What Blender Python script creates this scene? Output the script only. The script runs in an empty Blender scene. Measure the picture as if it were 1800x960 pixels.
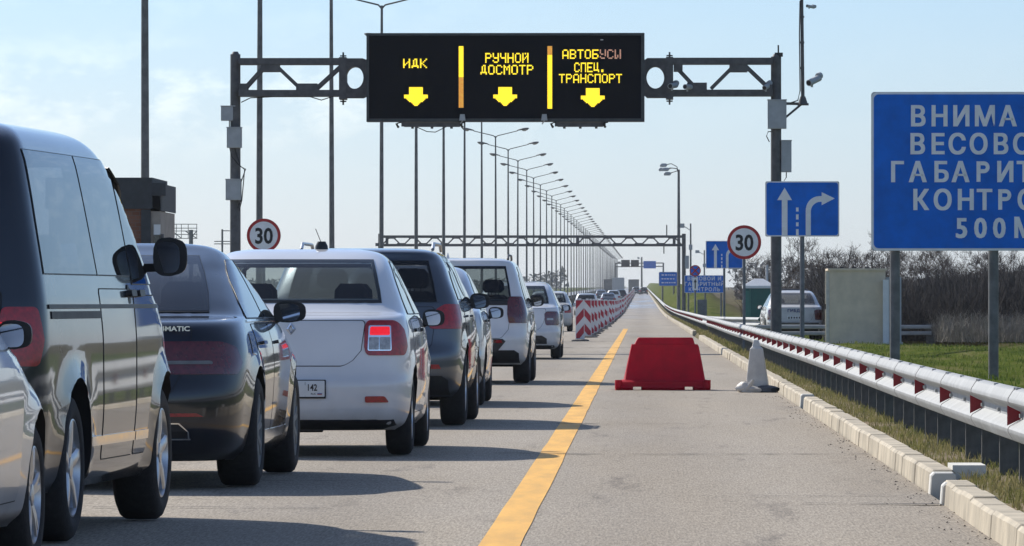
import bpy, bmesh, math, random
import numpy as np
from mathutils import Vector, Matrix
random.seed(7)
PI = math.pi
R = math.radians
scene = bpy.context.scene
col = scene.collection

# ------------------------------------------------------------------ camera
F = 11000.0          # focal length in photo pixels (the photo is 1800 px wide)
VX, VY, H = 1128.0, 530.0, 1.13
cam_d = bpy.data.cameras.new('camera')
cam = bpy.data.objects.new('camera', cam_d)
col.objects.link(cam)
cam_d.sensor_width = 36.0
cam_d.lens = 36.0 * F / 1800.0
cam_d.clip_start = 0.5
cam_d.clip_end = 30000
cam.location = (0, 0, H)
cam.rotation_euler = (PI / 2 + math.atan(50 / F), 0, math.atan(228 / F))
scene.camera = cam

# ------------------------------------------------------------------ world and sun
SUN = Vector((-0.9, 1.0, 1.0)).normalized()
SUN_EL = math.asin(SUN.z)
SUN_AZ = math.atan2(SUN.x, SUN.y)            # from +Y towards +X
world = bpy.data.worlds.new('World')
scene.world = world
world.use_nodes = True
wn = world.node_tree.nodes
wl = world.node_tree.links
wn.clear()
w_out = wn.new('ShaderNodeOutputWorld')
w_bg = wn.new('ShaderNodeBackground')
sky = wn.new('ShaderNodeTexSky')
sky.sky_type = 'NISHITA'
sky.sun_disc = False
sky.sun_elevation = SUN_EL
sky.sun_rotation = SUN_AZ
sky.altitude = 0
sky.air_density = 1.0
sky.dust_density = 0.6
sky.ozone_density = 2.0
w_bg.inputs['Strength'].default_value = 0.10
hs = wn.new('ShaderNodeHueSaturation')
hs.inputs['Saturation'].default_value = 0.80
hs.inputs['Value'].default_value = 1.0
wl.new(sky.outputs[0], hs.inputs['Color'])
# faint cumulus low over the horizon
tc = wn.new('ShaderNodeTexCoord')
mp = wn.new('ShaderNodeMapping')
mp.inputs['Scale'].default_value = (85, 85, 170)
mp.inputs['Location'].default_value = (3.1, 0.4, 1.7)
nz = wn.new('ShaderNodeTexNoise')
nz.inputs['Scale'].default_value = 1.0
nz.inputs['Detail'].default_value = 6.0
nz.inputs['Roughness'].default_value = 0.62
cr = wn.new('ShaderNodeValToRGB')
cr.color_ramp.elements[0].position = 0.47
cr.color_ramp.elements[1].position = 0.62
mul = wn.new('ShaderNodeMath'); mul.operation = 'MULTIPLY'; mul.inputs[1].default_value = 0.95
mx = wn.new('ShaderNodeMixRGB')
tintc = wn.new('ShaderNodeMixRGB'); tintc.blend_type = 'MULTIPLY'; tintc.inputs[0].default_value = 1.0
tintc.inputs[2].default_value = (1.0, 1.0, 1.0, 1)
bright = wn.new('ShaderNodeMixRGB'); bright.blend_type = 'MULTIPLY'; bright.inputs[0].default_value = 1.0
bright.inputs[2].default_value = (1.35, 1.22, 1.12, 1)
wl.new(tc.outputs['Generated'], mp.inputs['Vector'])
wl.new(mp.outputs[0], nz.inputs['Vector'])
wl.new(nz.outputs['Fac'], cr.inputs[0])
# clouds only in a low band, mostly on the left
cb = wn.new('ShaderNodeValToRGB'); _q = cb.color_ramp.elements
_q[0].position = 0.022; _q[0].color = (0, 0, 0, 1); _q[1].position = 0.5; _q[1].color = (.6, .6, .6, 1)
_k2 = _q.new(0.034); _k2.color = (1, 1, 1, 1); _k3 = _q.new(0.042); _k3.color = (.15, .15, .15, 1)
_k4 = _q.new(0.09); _k4.color = (.6, .6, .6, 1)
_s2 = wn.new('ShaderNodeSeparateXYZ'); wl.new(tc.outputs['Generated'], _s2.inputs[0]); wl.new(_s2.outputs['Z'], cb.inputs[0])
cx = wn.new('ShaderNodeMapRange'); cx.inputs['From Min'].default_value = -0.035; cx.inputs['From Max'].default_value = -0.005; cx.inputs['To Min'].default_value = 1.0; cx.inputs['To Max'].default_value = 0.12
wl.new(_s2.outputs['X'], cx.inputs['Value'])
cx2 = wn.new('ShaderNodeMapRange'); cx2.inputs['From Min'].default_value = 0.09; cx2.inputs['From Max'].default_value = 0.16; wl.new(_s2.outputs['X'], cx2.inputs['Value'])
cmx = wn.new('ShaderNodeMath'); cmx.operation = 'MAXIMUM'; wl.new(cx.outputs[0], cmx.inputs[0]); wl.new(cx2.outputs[0], cmx.inputs[1])
cm1 = wn.new('ShaderNodeMath'); cm1.operation = 'MULTIPLY'; wl.new(cb.outputs[0], cm1.inputs[0]); wl.new(cmx.outputs[0], cm1.inputs[1])
cm2 = wn.new('ShaderNodeMath'); cm2.operation = 'MULTIPLY'; wl.new(cr.outputs[0], cm2.inputs[0]); wl.new(cm1.outputs[0], cm2.inputs[1])
wl.new(cm2.outputs[0], mul.inputs[0])
wl.new(hs.outputs[0], tintc.inputs[1])
# the spring air is cooler than the model's dusty horizon: tint by elevation
szz = wn.new('ShaderNodeSeparateXYZ'); wl.new(tc.outputs['Generated'], szz.inputs[0])
eramp = wn.new('ShaderNodeValToRGB')
_e = eramp.color_ramp.elements
_e[0].position = 0.0; _e[0].color = (0.77, 0.905, 1.23, 1)
_e[1].position = 0.5; _e[1].color = (0.78, 0.87, 1.02, 1)
_k = _e.new(0.05); _k.color = (0.62, 0.81, 1.14, 1)
wl.new(szz.outputs['Z'], eramp.inputs[0]); wl.new(eramp.outputs[0], tintc.inputs[2])
wl.new(tintc.outputs[0], bright.inputs[1])
wl.new(mul.outputs[0], mx.inputs[0])
wl.new(tintc.outputs[0], mx.inputs[1])
wl.new(bright.outputs[0], mx.inputs[2])
wl.new(mx.outputs[0], w_bg.inputs['Color'])
wl.new(w_bg.outputs[0], w_out.inputs['Surface'])

sun_d = bpy.data.lights.new('sun', 'SUN')
sun_d.energy = 4.2
sun_d.angle = R(0.53)
sun_d.color = (1.0, 0.945, 0.86)
sun = bpy.data.objects.new('sun', sun_d)
sun.rotation_euler = (-SUN).to_track_quat('-Z', 'Y').to_euler()
sun.location = (-60, 60, 80)
col.objects.link(sun)

scene.view_settings.view_transform = 'Standard'
scene.view_settings.look = 'None'
scene.view_settings.exposure = 0.28
scene.view_settings.gamma = 1.0
scene.view_settings.use_curve_mapping = False

# ------------------------------------------------------------------ materials
MATS = {}

def _in(b, names, v):
    for n in names:
        if n in b.inputs:
            b.inputs[n].default_value = v
            return

def mat(name, c, rough=0.6, metal=0.0, coat=0.0, spec=0.5, noise=0.0, nscale=8.0, bump=0.0, bscale=60.0,
        emit=None, estr=0.0, c2=None, stretch=(1, 1, 1), coatr=0.03, dirt=None):
    if name in MATS:
        return MATS[name]
    m = bpy.data.materials.new(name)
    m.use_nodes = True
    nt = m.node_tree
    b = nt.nodes['Principled BSDF']
    b.inputs['Base Color'].default_value = (c[0], c[1], c[2], 1)
    b.inputs['Roughness'].default_value = rough
    b.inputs['Metallic'].default_value = metal
    _in(b, ['Specular IOR Level', 'Specular'], spec)
    _in(b, ['Coat Weight', 'Clearcoat'], coat)
    _in(b, ['Coat Roughness', 'Clearcoat Roughness'], coatr)
    if emit:
        _in(b, ['Emission Color', 'Emission'], (emit[0], emit[1], emit[2], 1))
        _in(b, ['Emission Strength'], estr)
    t = nt.nodes.new('ShaderNodeTexCoord')
    mpp = nt.nodes.new('ShaderNodeMapping')
    mpp.inputs['Scale'].default_value = stretch
    nt.links.new(t.outputs['Object'], mpp.inputs['Vector'])
    if noise > 0 or c2:
        n = nt.nodes.new('ShaderNodeTexNoise')
        n.inputs['Scale'].default_value = nscale
        n.inputs['Detail'].default_value = 6
        n.inputs['Roughness'].default_value = 0.6
        nt.links.new(mpp.outputs[0], n.inputs['Vector'])
        r = nt.nodes.new('ShaderNodeValToRGB')
        r.color_ramp.elements[0].position = 0.34
        r.color_ramp.elements[1].position = 0.66
        if c2 is None:
            lo = [x * (1 - noise) for x in c]
            hi = [min(1, x * (1 + noise)) for x in c]
        else:
            lo, hi = c, c2
        r.color_ramp.elements[0].color = (*lo, 1)
        r.color_ramp.elements[1].color = (*hi, 1)
        nt.links.new(n.outputs['Fac'], r.inputs[0])
        nt.links.new(r.outputs[0], b.inputs['Base Color'])
        # a little variation in gloss too
        rr = nt.nodes.new('ShaderNodeMapRange')
        rr.inputs['To Min'].default_value = max(0.02, rough - 0.08)
        rr.inputs['To Max'].default_value = min(1, rough + 0.10)
        nt.links.new(n.outputs['Fac'], rr.inputs['Value'])
        nt.links.new(rr.outputs[0], b.inputs['Roughness'])
    if bump > 0:
        n2 = nt.nodes.new('ShaderNodeTexNoise')
        n2.inputs['Scale'].default_value = bscale
        n2.inputs['Detail'].default_value = 4
        nt.links.new(mpp.outputs[0], n2.inputs['Vector'])
        bp = nt.nodes.new('ShaderNodeBump')
        bp.inputs['Strength'].default_value = bump
        bp.inputs['Distance'].default_value = 0.01
        nt.links.new(n2.outputs['Fac'], bp.inputs['Height'])
        nt.links.new(bp.outputs[0], b.inputs['Normal'])
    MATS[name] = m
    return m

def glass(name, tint, rough=0.0, dirt=0.06):
    """window pane: tinted see-through mixed with a mirror-like reflection and a thin film of dust"""
    if name in MATS:
        return MATS[name]
    m = bpy.data.materials.new(name)
    m.use_nodes = True
    nt = m.node_tree
    nt.nodes.clear()
    o = nt.nodes.new('ShaderNodeOutputMaterial')
    tr = nt.nodes.new('ShaderNodeBsdfTransparent')
    tr.inputs[0].default_value = (*tint, 1)
    gl = nt.nodes.new('ShaderNodeBsdfGlossy')
    gl.inputs['Roughness'].default_value = rough
    gl.inputs['Color'].default_value = (0.95, 0.97, 1, 1)
    df = nt.nodes.new('ShaderNodeBsdfDiffuse')
    df.inputs[0].default_value = (0.35, 0.33, 0.3, 1)
    lw = nt.nodes.new('ShaderNodeLayerWeight'); lw.inputs['Blend'].default_value = 0.5
    pw = nt.nodes.new('ShaderNodeMath'); pw.operation = 'POWER'; pw.inputs[1].default_value = 5.0; nt.links.new(lw.outputs['Facing'], pw.inputs[0])
    fr = nt.nodes.new('ShaderNodeMath'); fr.operation = 'MULTIPLY_ADD'; fr.inputs[1].default_value = 0.95; fr.inputs[2].default_value = 0.045; nt.links.new(pw.outputs[0], fr.inputs[0])
    m1 = nt.nodes.new('ShaderNodeMixShader')
    m2 = nt.nodes.new('ShaderNodeMixShader')
    m1.inputs[0].default_value = dirt
    if 'windscreen' in name:
        df = nt.nodes.new('ShaderNodeBsdfTranslucent'); df.inputs[0].default_value = (0.8, 0.85, 0.80, 1)
    nt.links.new(tr.outputs[0], m1.inputs[1])
    nt.links.new(df.outputs[0], m1.inputs[2])
    nt.links.new(fr.outputs[0], m2.inputs[0])
    nt.links.new(m1.outputs[0], m2.inputs[1])
    nt.links.new(gl.outputs[0], m2.inputs[2])
    nt.links.new(m2.outputs[0], o.inputs['Surface'])
    MATS[name] = m
    return m

def paint(name, c, metal=0.35, rough=0.38, noise=0.05):
    m = mat(name, c, rough=rough, metal=metal, spec=0.2 if sum(c) < 0.5 else 0.5, coat=1.0, coatr=0.04, noise=noise, nscale=3.0, bump=0.012, bscale=4.0)
    # road dust thrown up on the sills and bumpers
    nt = m.node_tree; b = nt.nodes['Principled BSDF']; L = nt.links
    src = b.inputs['Base Color'].links[0].from_socket
    t = nt.nodes.new('ShaderNodeTexCoord'); sp = nt.nodes.new('ShaderNodeSeparateXYZ'); L.new(t.outputs['Object'], sp.inputs[0])
    mr = nt.nodes.new('ShaderNodeMapRange'); mr.inputs['From Min'].default_value = 0.22; mr.inputs['From Max'].default_value = 0.75; mr.inputs['To Min'].default_value = 0.08 if sum(c) < 0.5 else 0.45; mr.inputs['To Max'].default_value = 0.0
    L.new(sp.outputs['Z'], mr.inputs['Value'])
    n = nt.nodes.new('ShaderNodeTexNoise'); n.inputs['Scale'].default_value = 7; n.inputs['Detail'].default_value = 6; L.new(t.outputs['Object'], n.inputs['Vector'])
    mu = nt.nodes.new('ShaderNodeMath'); mu.operation = 'MULTIPLY'; L.new(mr.outputs[0], mu.inputs[0]); L.new(n.outputs['Fac'], mu.inputs[1])
    mxx = nt.nodes.new('ShaderNodeMixRGB'); mxx.inputs[2].default_value = (0.20, 0.175, 0.14, 1)
    L.new(mu.outputs[0], mxx.inputs[0]); L.new(src, mxx.inputs[1]); L.new(mxx.outputs[0], b.inputs['Base Color'])
    iv = nt.nodes.new('ShaderNodeMath'); iv.operation = 'SUBTRACT'; iv.inputs[0].default_value = 1.0; L.new(mu.outputs[0], iv.inputs[1])
    for nm in ('Coat Weight', 'Clearcoat'):
        if nm in b.inputs: L.new(iv.outputs[0], b.inputs[nm]); break
    return m

M_black = mat('black_plastic', (0.018, 0.019, 0.021), 0.45, noise=0.25, nscale=12)
M_rubber = mat('tyre_rubber', (0.022, 0.022, 0.023), 0.85, noise=0.3, nscale=30, bump=0.3, bscale=90)
M_dark = mat('underbody_dark', (0.012, 0.012, 0.013), 0.9, noise=0.3, nscale=10)
M_inter = mat('cabin_fabric', (0.02, 0.02, 0.022), 0.9, noise=0.2, nscale=20)
M_alloy = mat('alloy', (0.55, 0.56, 0.58), 0.32, metal=0.85, noise=0.12, nscale=20)
M_chrome = mat('chrome', (0.75, 0.76, 0.78), 0.12, metal=1.0, noise=0.05)
M_galv = mat('galvanised_steel', (0.36, 0.37, 0.37), 0.68, metal=0.15, noise=0.12, nscale=4, bump=0.08, bscale=25)
M_galvdark = mat('weathered_galvanised', (0.20, 0.21, 0.21), 0.6, metal=0.4, noise=0.2, nscale=9)
M_steel = mat('pole_steel', (0.17, 0.17, 0.165), 0.6, metal=0.3, noise=0.25, nscale=6, bump=0.1, bscale=20)
M_steeldark = mat('gantry_steel', (0.11, 0.108, 0.11), 0.6, metal=0.2, noise=0.25, nscale=6, bump=0.1, bscale=20)
M_box = mat('cabinet_grey', (0.42, 0.44, 0.45), 0.6, noise=0.10, nscale=5)
M_white = mat('white_sheet', (0.78, 0.78, 0.77), 0.45, noise=0.05, nscale=6)
M_blue = mat('sign_blue', (0.004, 0.155, 0.66), 0.55, spec=0.3, noise=0.14, nscale=3)
M_red = mat('sign_red', (0.45, 0.02, 0.02), 0.45, noise=0.1, nscale=6)
M_blk = mat('sign_black', (0.012, 0.012, 0.014), 0.5, noise=0.1)
M_signback = mat('sign_edge', (0.45, 0.46, 0.46), 0.5, metal=0.3, noise=0.1)
M_tail = mat('tail_lens_red', (0.36, 0.004, 0.010), 0.3, coat=0.6, noise=0.3, nscale=40)
M_taildark = mat('tail_lens_smoked', (0.10, 0.006, 0.010), 0.12, coat=1.0, noise=0.3, nscale=40)
M_brake = mat('brake_light_lit', (0.8, 0.02, 0.03), 0.2, emit=(1.0, 0.01, 0.02), estr=0.55, noise=0.3, nscale=60)
M_clear = mat('clear_lens', (0.34, 0.35, 0.37), 0.15, coat=1.0, noise=0.25, nscale=30)
M_mirror = mat('mirror_glass', (0.85, 0.87, 0.9), 0.02, metal=1.0, noise=0.02)
M_seam = mat('panel_gap', (0.01, 0.01, 0.011), 0.8, noise=0.2)
M_plate = mat('plate_white', (0.72, 0.72, 0.70), 0.4, noise=0.06)
M_head = mat('headlamp_lens', (0.6, 0.62, 0.65), 0.1, coat=1.0, noise=0.3, nscale=25)
G_dark = glass('privacy_glass', (0.09, 0.095, 0.11), dirt=0.03)
G_mid = glass('tinted_glass', (0.26, 0.29, 0.30), dirt=0.02)
G_wind = glass('windscreen_glass', (0.90, 0.95, 0.92), dirt=0.08)
G_clear = glass('clear_glass', (0.47, 0.52, 0.52), dirt=0.02)

# ------------------------------------------------------------------ helpers
def tag(o, label=None, cat=None, group=None, kind=None):
    if label: o['label'] = label
    if cat: o['category'] = cat
    if group: o['group'] = group
    if kind: o['kind'] = kind
    return o

def empty(name, loc=(0, 0, 0), rz=0.0, label=None, cat=None, group=None):
    o = bpy.data.objects.new(name, None)
    o.empty_display_size = 0.3
    o.location = loc
    o.rotation_euler = (0, 0, rz)
    col.objects.link(o)
    tag(o, label, cat, group)
    return o

def sharpen(me, ang=38):
    bm = bmesh.new(); bm.from_mesh(me)
    lim = R(ang)
    for e in bm.edges:
        e.smooth = not (len(e.link_faces) == 2 and e.calc_face_angle(0) > lim)
    for f in bm.faces: f.smooth = True
    bm.to_mesh(me); bm.free()

class MB:
    """collects shapes that belong to one mesh"""
    def __init__(s):
        s.v = []; s.f = []; s.mi = []
        s.cur = 0
    def add(s, vs, fs):
        o = len(s.v)
        s.v.extend([tuple(p) for p in vs])
        for f in fs:
            s.f.append(tuple(i + o for i in f)); s.mi.append(s.cur)
    def box(s, a, b, M=None):
        x0, y0, z0 = a; x1, y1, z1 = b
        vs = [Vector(p) for p in ((x0,y0,z0),(x1,y0,z0),(x1,y1,z0),(x0,y1,z0),(x0,y0,z1),(x1,y0,z1),(x1,y1,z1),(x0,y1,z1))]
        if M: vs = [M @ p for p in vs]
        s.add(vs, [(0,3,2,1),(4,5,6,7),(0,1,5,4),(1,2,6,5),(2,3,7,6),(3,0,4,7)])
    def tube(s, pts, rad, n=8, caps=True):
        pts = [Vector(p) for p in pts]
        if not isinstance(rad, (list, tuple)): rad = [rad] * len(pts)
        rings = []
        for i, p in enumerate(pts):
            if i == 0: d = pts[1] - p
            elif i == len(pts) - 1: d = p - pts[i-1]
            else: d = (pts[i+1] - pts[i-1])
            d.normalize()
            up = Vector((0, 0, 1)) if abs(d.z) < 0.9 else Vector((1, 0, 0))
            a = d.cross(up).normalized(); b = d.cross(a).normalized()
            rings.append([p + (a * math.cos(2*PI*k/n) + b * math.sin(2*PI*k/n)) * rad[i] for k in range(n)])
        vs = [q for r in rings for q in r]
        fs = []
        for i in range(len(rings) - 1):
            for k in range(n):
                k2 = (k + 1) % n
                fs.append((i*n + k, i*n + k2, (i+1)*n + k2, (i+1)*n + k))
        if caps:
            fs.append(tuple(range(n))); fs.append(tuple((len(rings)-1)*n + k for k in reversed(range(n))))
        s.add(vs, fs)
    def loft(s, rings, caps=True):
        n = len(rings[0])
        vs = [q for r in rings for q in r]
        fs = []
        for i in range(len(rings) - 1):
            for k in range(n):
                k2 = (k + 1) % n
                fs.append((i*n + k, i*n + k2, (i+1)*n + k2, (i+1)*n + k))
        if caps:
            fs.append(tuple(reversed(range(n)))); fs.append(tuple((len(rings)-1)*n + k for k in range(n)))
        s.add(vs, fs)
    def prism(s, poly, y0, y1, axis='y'):
        """polygon in x,z (axis y), y,z (axis x) or x,y (axis z), extruded"""
        n = len(poly)
        def P(p, t):
            if axis == 'y': return (p[0], t, p[1])
            if axis == 'x': return (t, p[0], p[1])
            return (p[0], p[1], t)
        vs = [P(p, y0) for p in poly] + [P(p, y1) for p in poly]
        fs = [tuple(range(n)), tuple(reversed(range(n, 2*n)))]
        for k in range(n):
            k2 = (k + 1) % n
            fs.append((k, n + k, n + k2, k2))
        s.add(vs, fs)
    def build(s, name, m, parent=None, smooth=None, bevel=0.0, recalc=True):
        me = bpy.data.meshes.new(name)
        me.from_pydata(s.v, [], s.f)
        ms = m if isinstance(m, (list, tuple)) else [m]
        for q in ms: me.materials.append(q)
        if len(ms) > 1:
            me.polygons.foreach_set('material_index', s.mi)
        if recalc:
            bm = bmesh.new(); bm.from_mesh(me)
            bmesh.ops.recalc_face_normals(bm, faces=bm.faces)
            if bevel > 0:
                es = [e for e in bm.edges if len(e.link_faces) == 2 and e.calc_face_angle(0) > R(30)]
                try:
                    bmesh.ops.bevel(bm, geom=es, offset=bevel, segments=2, affect='EDGES', profile=0.5)
                except Exception:
                    pass
            bm.to_mesh(me); bm.free()
        if smooth: sharpen(me, smooth)
        me.update()
        o = bpy.data.objects.new(name, me)
        col.objects.link(o)
        if parent: o.parent = parent
        return o

def copy_tree(o, parent=None):
    c = o.copy(); col.objects.link(c)
    if parent is not None: c.parent = parent
    for ch in list(o.children): copy_tree(ch, c)
    return c

def rrect(cx, cy, hx, hy, z, r=0.3, n=4):
    """rounded rectangle ring, r as share of the smaller half side"""
    rr = min(hx, hy) * r
    out = []
    for qx, qy, a0 in ((1, 1, 0), (-1, 1, PI/2), (-1, -1, PI), (1, -1, 3*PI/2)):
        for k in range(n + 1):
            a = a0 + (PI/2) * k / n
            out.append(Vector((cx + qx*(hx-rr) + rr*math.cos(a), cy + qy*(hy-rr) + rr*math.sin(a), z)))
    return out

def zr(Y):
    """height of the road: level near the camera, a steady climb farther on"""
    t = Y - 350.0
    if t <= 0: return 0.0
    if t < 300: return 0.003 * t * t / 600.0
    if t < 3300: return 0.003 * (t - 150)
    return 0.003 * 3150

def at(px, py, Y):
    """photo pixel at depth Y -> point in the scene"""
    return Vector(((px - VX) * Y / F, Y, H + (VY - py) * Y / F))

def text_mesh(name, txt, size, m, parent=None, loc=(0,0,0), depth=0.004, align='LEFT', sx=1.0, bold=0.0, space=1.0, rot=(PI/2,0,0)):
    cu = bpy.data.curves.new(name, 'FONT')
    cu.body = txt
    cu.size = size
    cu.extrude = depth
    cu.offset = bold
    cu.space_character = space
    cu.align_x = align
    cu.resolution_u = 3
    t = bpy.data.objects.new(name + '_tmp', cu)
    col.objects.link(t)
    bpy.context.view_layer.update()
    dg = bpy.context.evaluated_depsgraph_get()
    me = bpy.data.meshes.new_from_object(t.evaluated_get(dg))
    bpy.data.objects.remove(t)
    bpy.data.curves.remove(cu)
    me.materials.clear(); me.materials.append(m)
    me.transform(Matrix.Diagonal((sx, 1, 1, 1)))
    me.transform(Matrix.Translation(loc) @ Matrix.Rotation(rot[2], 4, 'Z') @ Matrix.Rotation(rot[0], 4, 'X'))
    me.name = name
    o = bpy.data.objects.new(name, me)
    col.objects.link(o)
    if parent: o.parent = parent
    return o

# ================================================================== vehicles
def mono(xs, sub):
    """monotone cubic resampling of a list, `sub` steps per interval"""
    x = np.array(xs, float); n = len(x)
    d = np.diff(x)
    m = np.zeros(n)
    m[0] = d[0]; m[-1] = d[-1]
    for i in range(1, n - 1):
        m[i] = 0 if d[i-1] * d[i] <= 0 else 2 * d[i-1] * d[i] / (d[i-1] + d[i])
    out = []
    for i in range(n - 1):
        for k in range(sub):
            t = k / sub
            h00 = 2*t**3 - 3*t**2 + 1; h10 = t**3 - 2*t**2 + t
            h01 = -2*t**3 + 3*t**2; h11 = t**3 - t**2
            out.append(h00*x[i] + h10*m[i] + h01*x[i+1] + h11*m[i+1])
    out.append(x[-1])
    return np.array(out)

class Shell:
    """car body as a stack of plan outlines: z, rear y, front y, half width, rear cap depth, rear exponent, front cap depth, front exponent"""
    def __init__(s, rows, wheels, flare=0.018, barrel=0.035, sub=5):
        rows = [tuple(r) + (0.55, 3.0, 0.8, 2.6)[len(r)-4:] if len(r) < 8 else r for r in rows]
        A = [mono([r[k] for r in rows], sub) for k in range(8)]
        s.z, s.yr, s.yf, s.w, s.cr, s.nr, s.cf, s.nf = A
        L = s.yf - s.yr
        s.cr = np.minimum(s.cr, L * 0.48); s.cf = np.minimum(s.cf, L * 0.48)
        s.wheels = wheels; s.flare = flare; s.barrel = barrel
        s.ym = (rows[0][1] + rows[0][2]) / 2; s.hl = (rows[0][2] - rows[0][1]) / 2
    def at(s, z):
        return [float(np.interp(z, s.z, a)) for a in (s.yr, s.yf, s.w, s.cr, s.nr, s.cf, s.nf)]
    def adj(s, x, y, z, w):
        x2 = x * (1 - s.barrel * ((y - s.ym) / s.hl) ** 2)
        if s.flare and abs(x) > 0.75 * w:
            for (wy, wz, wr) in s.wheels:
                r = math.hypot(y - wy, z - wz)
                if r < wr + 0.20:
                    t = max(0.0, min(1.0, (wr + 0.20 - r) / 0.14))
                    x2 += math.copysign(s.flare * t * t * (3 - 2*t), x)
        return x2
    def rear(s, z, phi, side, q=None):
        yr, yf, w, crr, n, _, _ = q or s.at(z)
        sn, c = math.sin(phi), math.cos(phi)
        k = (abs(c) ** n + abs(sn) ** n) ** (-1 / n)
        x = w * sn * k; y = yr + crr - crr * c * k
        return Vector((side * s.adj(x, y, z, w), y, z))
    def front(s, z, phi, side, q=None):
        yr, yf, w, _, _, cf, n = q or s.at(z)
        sn, c = math.sin(phi), math.cos(phi)
        k = (abs(c) ** n + abs(sn) ** n) ** (-1 / n)
        x = w * sn * k; y = yf - cf + cf * c * k
        return Vector((side * s.adj(x, y, z, w), y, z))
    def side(s, y, z, side):
        q = s.at(z); yr, yf, w, crr, n, cf, nf = q
        if y < yr + crr:
            Y = min(1, max(0, (yr + crr - y) / crr)); x = w * max(0, 1 - Y ** n) ** (1 / n)
        elif y > yf - cf:
            Y = min(1, max(0, (y - yf + cf) / cf)); x = w * max(0, 1 - Y ** nf) ** (1 / nf)
        else: x = w
        return Vector((side * s.adj(x, y, z, w), y, z))
    def phi_x(s, z, x, front=False):
        yr, yf, w, crr, n, cf, nf = s.at(z)
        if front: n = nf
        X = min(0.9999, abs(x) / w); return math.atan2(X, max(1e-5, 1 - X ** n) ** (1 / n))
    def phi_y(s, z, y):
        yr, yf, w, crr, n, cf, nf = s.at(z)
        Y = min(1, max(0, (yr + crr - y) / crr)); return math.atan2(max(1e-9, 1 - Y ** n) ** (1 / n), Y)
    def body_mesh(s, name, mats, ny=16, na=10):
        rings = []
        for i in range(len(s.z)):
            q = (s.yr[i], s.yf[i], s.w[i], s.cr[i], s.nr[i], s.cf[i], s.nf[i]); z = float(s.z[i])
            half = [s.rear(z, PI/2 * k / na, 1, q) for k in range(na + 1)]
            y0 = q[0] + q[3]; y1 = q[1] - q[5]
            for k in range(1, ny):
                y = y0 + (y1 - y0) * k / ny
                half.append(Vector((s.adj(q[2], y, z, q[2]), y, z)))
            half += [s.front(z, PI/2 * (1 - k / na), 1, q) for k in range(na + 1)]
            ring = half + [Vector((-p.x, p.y, p.z)) for p in reversed(half[1:-1])]
            rings.append(ring)
        mb = MB(); mb.loft(rings, caps=True)
        return mb.build(name, mats, smooth=32)
    # ---- conforming patches -------------------------------------------------
    def _emit(s, mb, grid, nrm, off, depth):
        nr, nc = len(grid), len(grid[0])
        top = [[grid[i][j] + nrm[i][j] * off for j in range(nc)] for i in range(nr)]
        bot = [[grid[i][j] + nrm[i][j] * (off - depth) for j in range(nc)] for i in range(nr)]
        vs = [p for r in top for p in r] + [p for r in bot for p in r]
        o = nr * nc; fs = []
        for i in range(nr - 1):
            for j in range(nc - 1):
                fs.append((i*nc + j, i*nc + j + 1, (i+1)*nc + j + 1, (i+1)*nc + j))
        edge = [(0, j) for j in range(nc)] + [(i, nc-1) for i in range(1, nr)] + [(nr-1, j) for j in range(nc-2, -1, -1)] + [(i, 0) for i in range(nr-2, 0, -1)]
        for k in range(len(edge)):
            a = edge[k]; b = edge[(k+1) % len(edge)]
            ia = a[0]*nc + a[1]; ib = b[0]*nc + b[1]
            fs.append((ib, ia, o + ia, o + ib))
        mb.add(vs, fs)
    def patch(s, mb, kind, rows, side=1, off=0.003, depth=0.012, nz=None, nu=10, skip=None, rnd=0.0):
        """rows: (z, a, b). kind rear/front: a,b are x; side: y; wrap: a = x on the rear face, b = y on the flank"""
        zs = [r[0] for r in rows]
        if nz is None: nz = max(2, int((zs[-1] - zs[0]) / 0.05) + 1)
        Z = sorted(set([zs[0] + (zs[-1] - zs[0]) * k / nz for k in range(nz + 1)] + zs))
        if rnd > 0:
            Z = sorted(set(Z + [zs[0] + rnd * t for t in (0.07, 0.3, 0.6, 1)] + [zs[-1] - rnd * t for t in (0.07, 0.3, 0.6, 1)]))
        A = [r[1] for r in rows]; B = [r[2] for r in rows]
        grid = []; nrm = []
        for z in Z:
            a = float(np.interp(z, zs, A)); b = float(np.interp(z, zs, B))
            if rnd > 0:
                for e in (z - zs[0], zs[-1] - z):
                    if e < rnd:
                        ins = rnd - math.sqrt(max(0, rnd**2 - (rnd - e)**2))
                        if kind == 'wrap': a += ins; b -= ins
                        else: a += ins; b -= ins
            rr = []; nn = []
            def pt(zz, u):
                if kind == 'side': return s.side(a + (b - a) * u, zz, side)
                if kind == 'rear':
                    x = a + (b - a) * u
                    return s.rear(zz, s.phi_x(zz, x), 1 if x >= 0 else -1)
                if kind == 'front':
                    x = a + (b - a) * u
                    return s.front(zz, s.phi_x(zz, x, True), 1 if x >= 0 else -1)
                pa = s.phi_x(zz, a); pb = s.phi_y(zz, b)
                return s.rear(zz, pa + (pb - pa) * u, side)
            for j in range(nu + 1):
                u = j / nu
                p = pt(z, u)
                du = pt(z, min(1, u + 0.02)) - pt(z, max(0, u - 0.02))
                dz = pt(z + 0.008, u) - pt(z - 0.008, u)
                n = du.cross(dz)
                if n.length < 1e-9: n = Vector((0, -1, 0))
                n.normalize()
                ref = Vector((p.x * 0.6, 0, 0.2)) if kind == 'side' else (Vector((p.x * 0.3, 1, 0.3)) if kind == 'front' else Vector((p.x * 0.5, -1, 0.3)))
                if n.dot(ref) < 0: n = -n
                rr.append(p); nn.append(n)
            grid.append(rr); nrm.append(nn)
        s._emit(mb, grid, nrm, off, depth)

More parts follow.
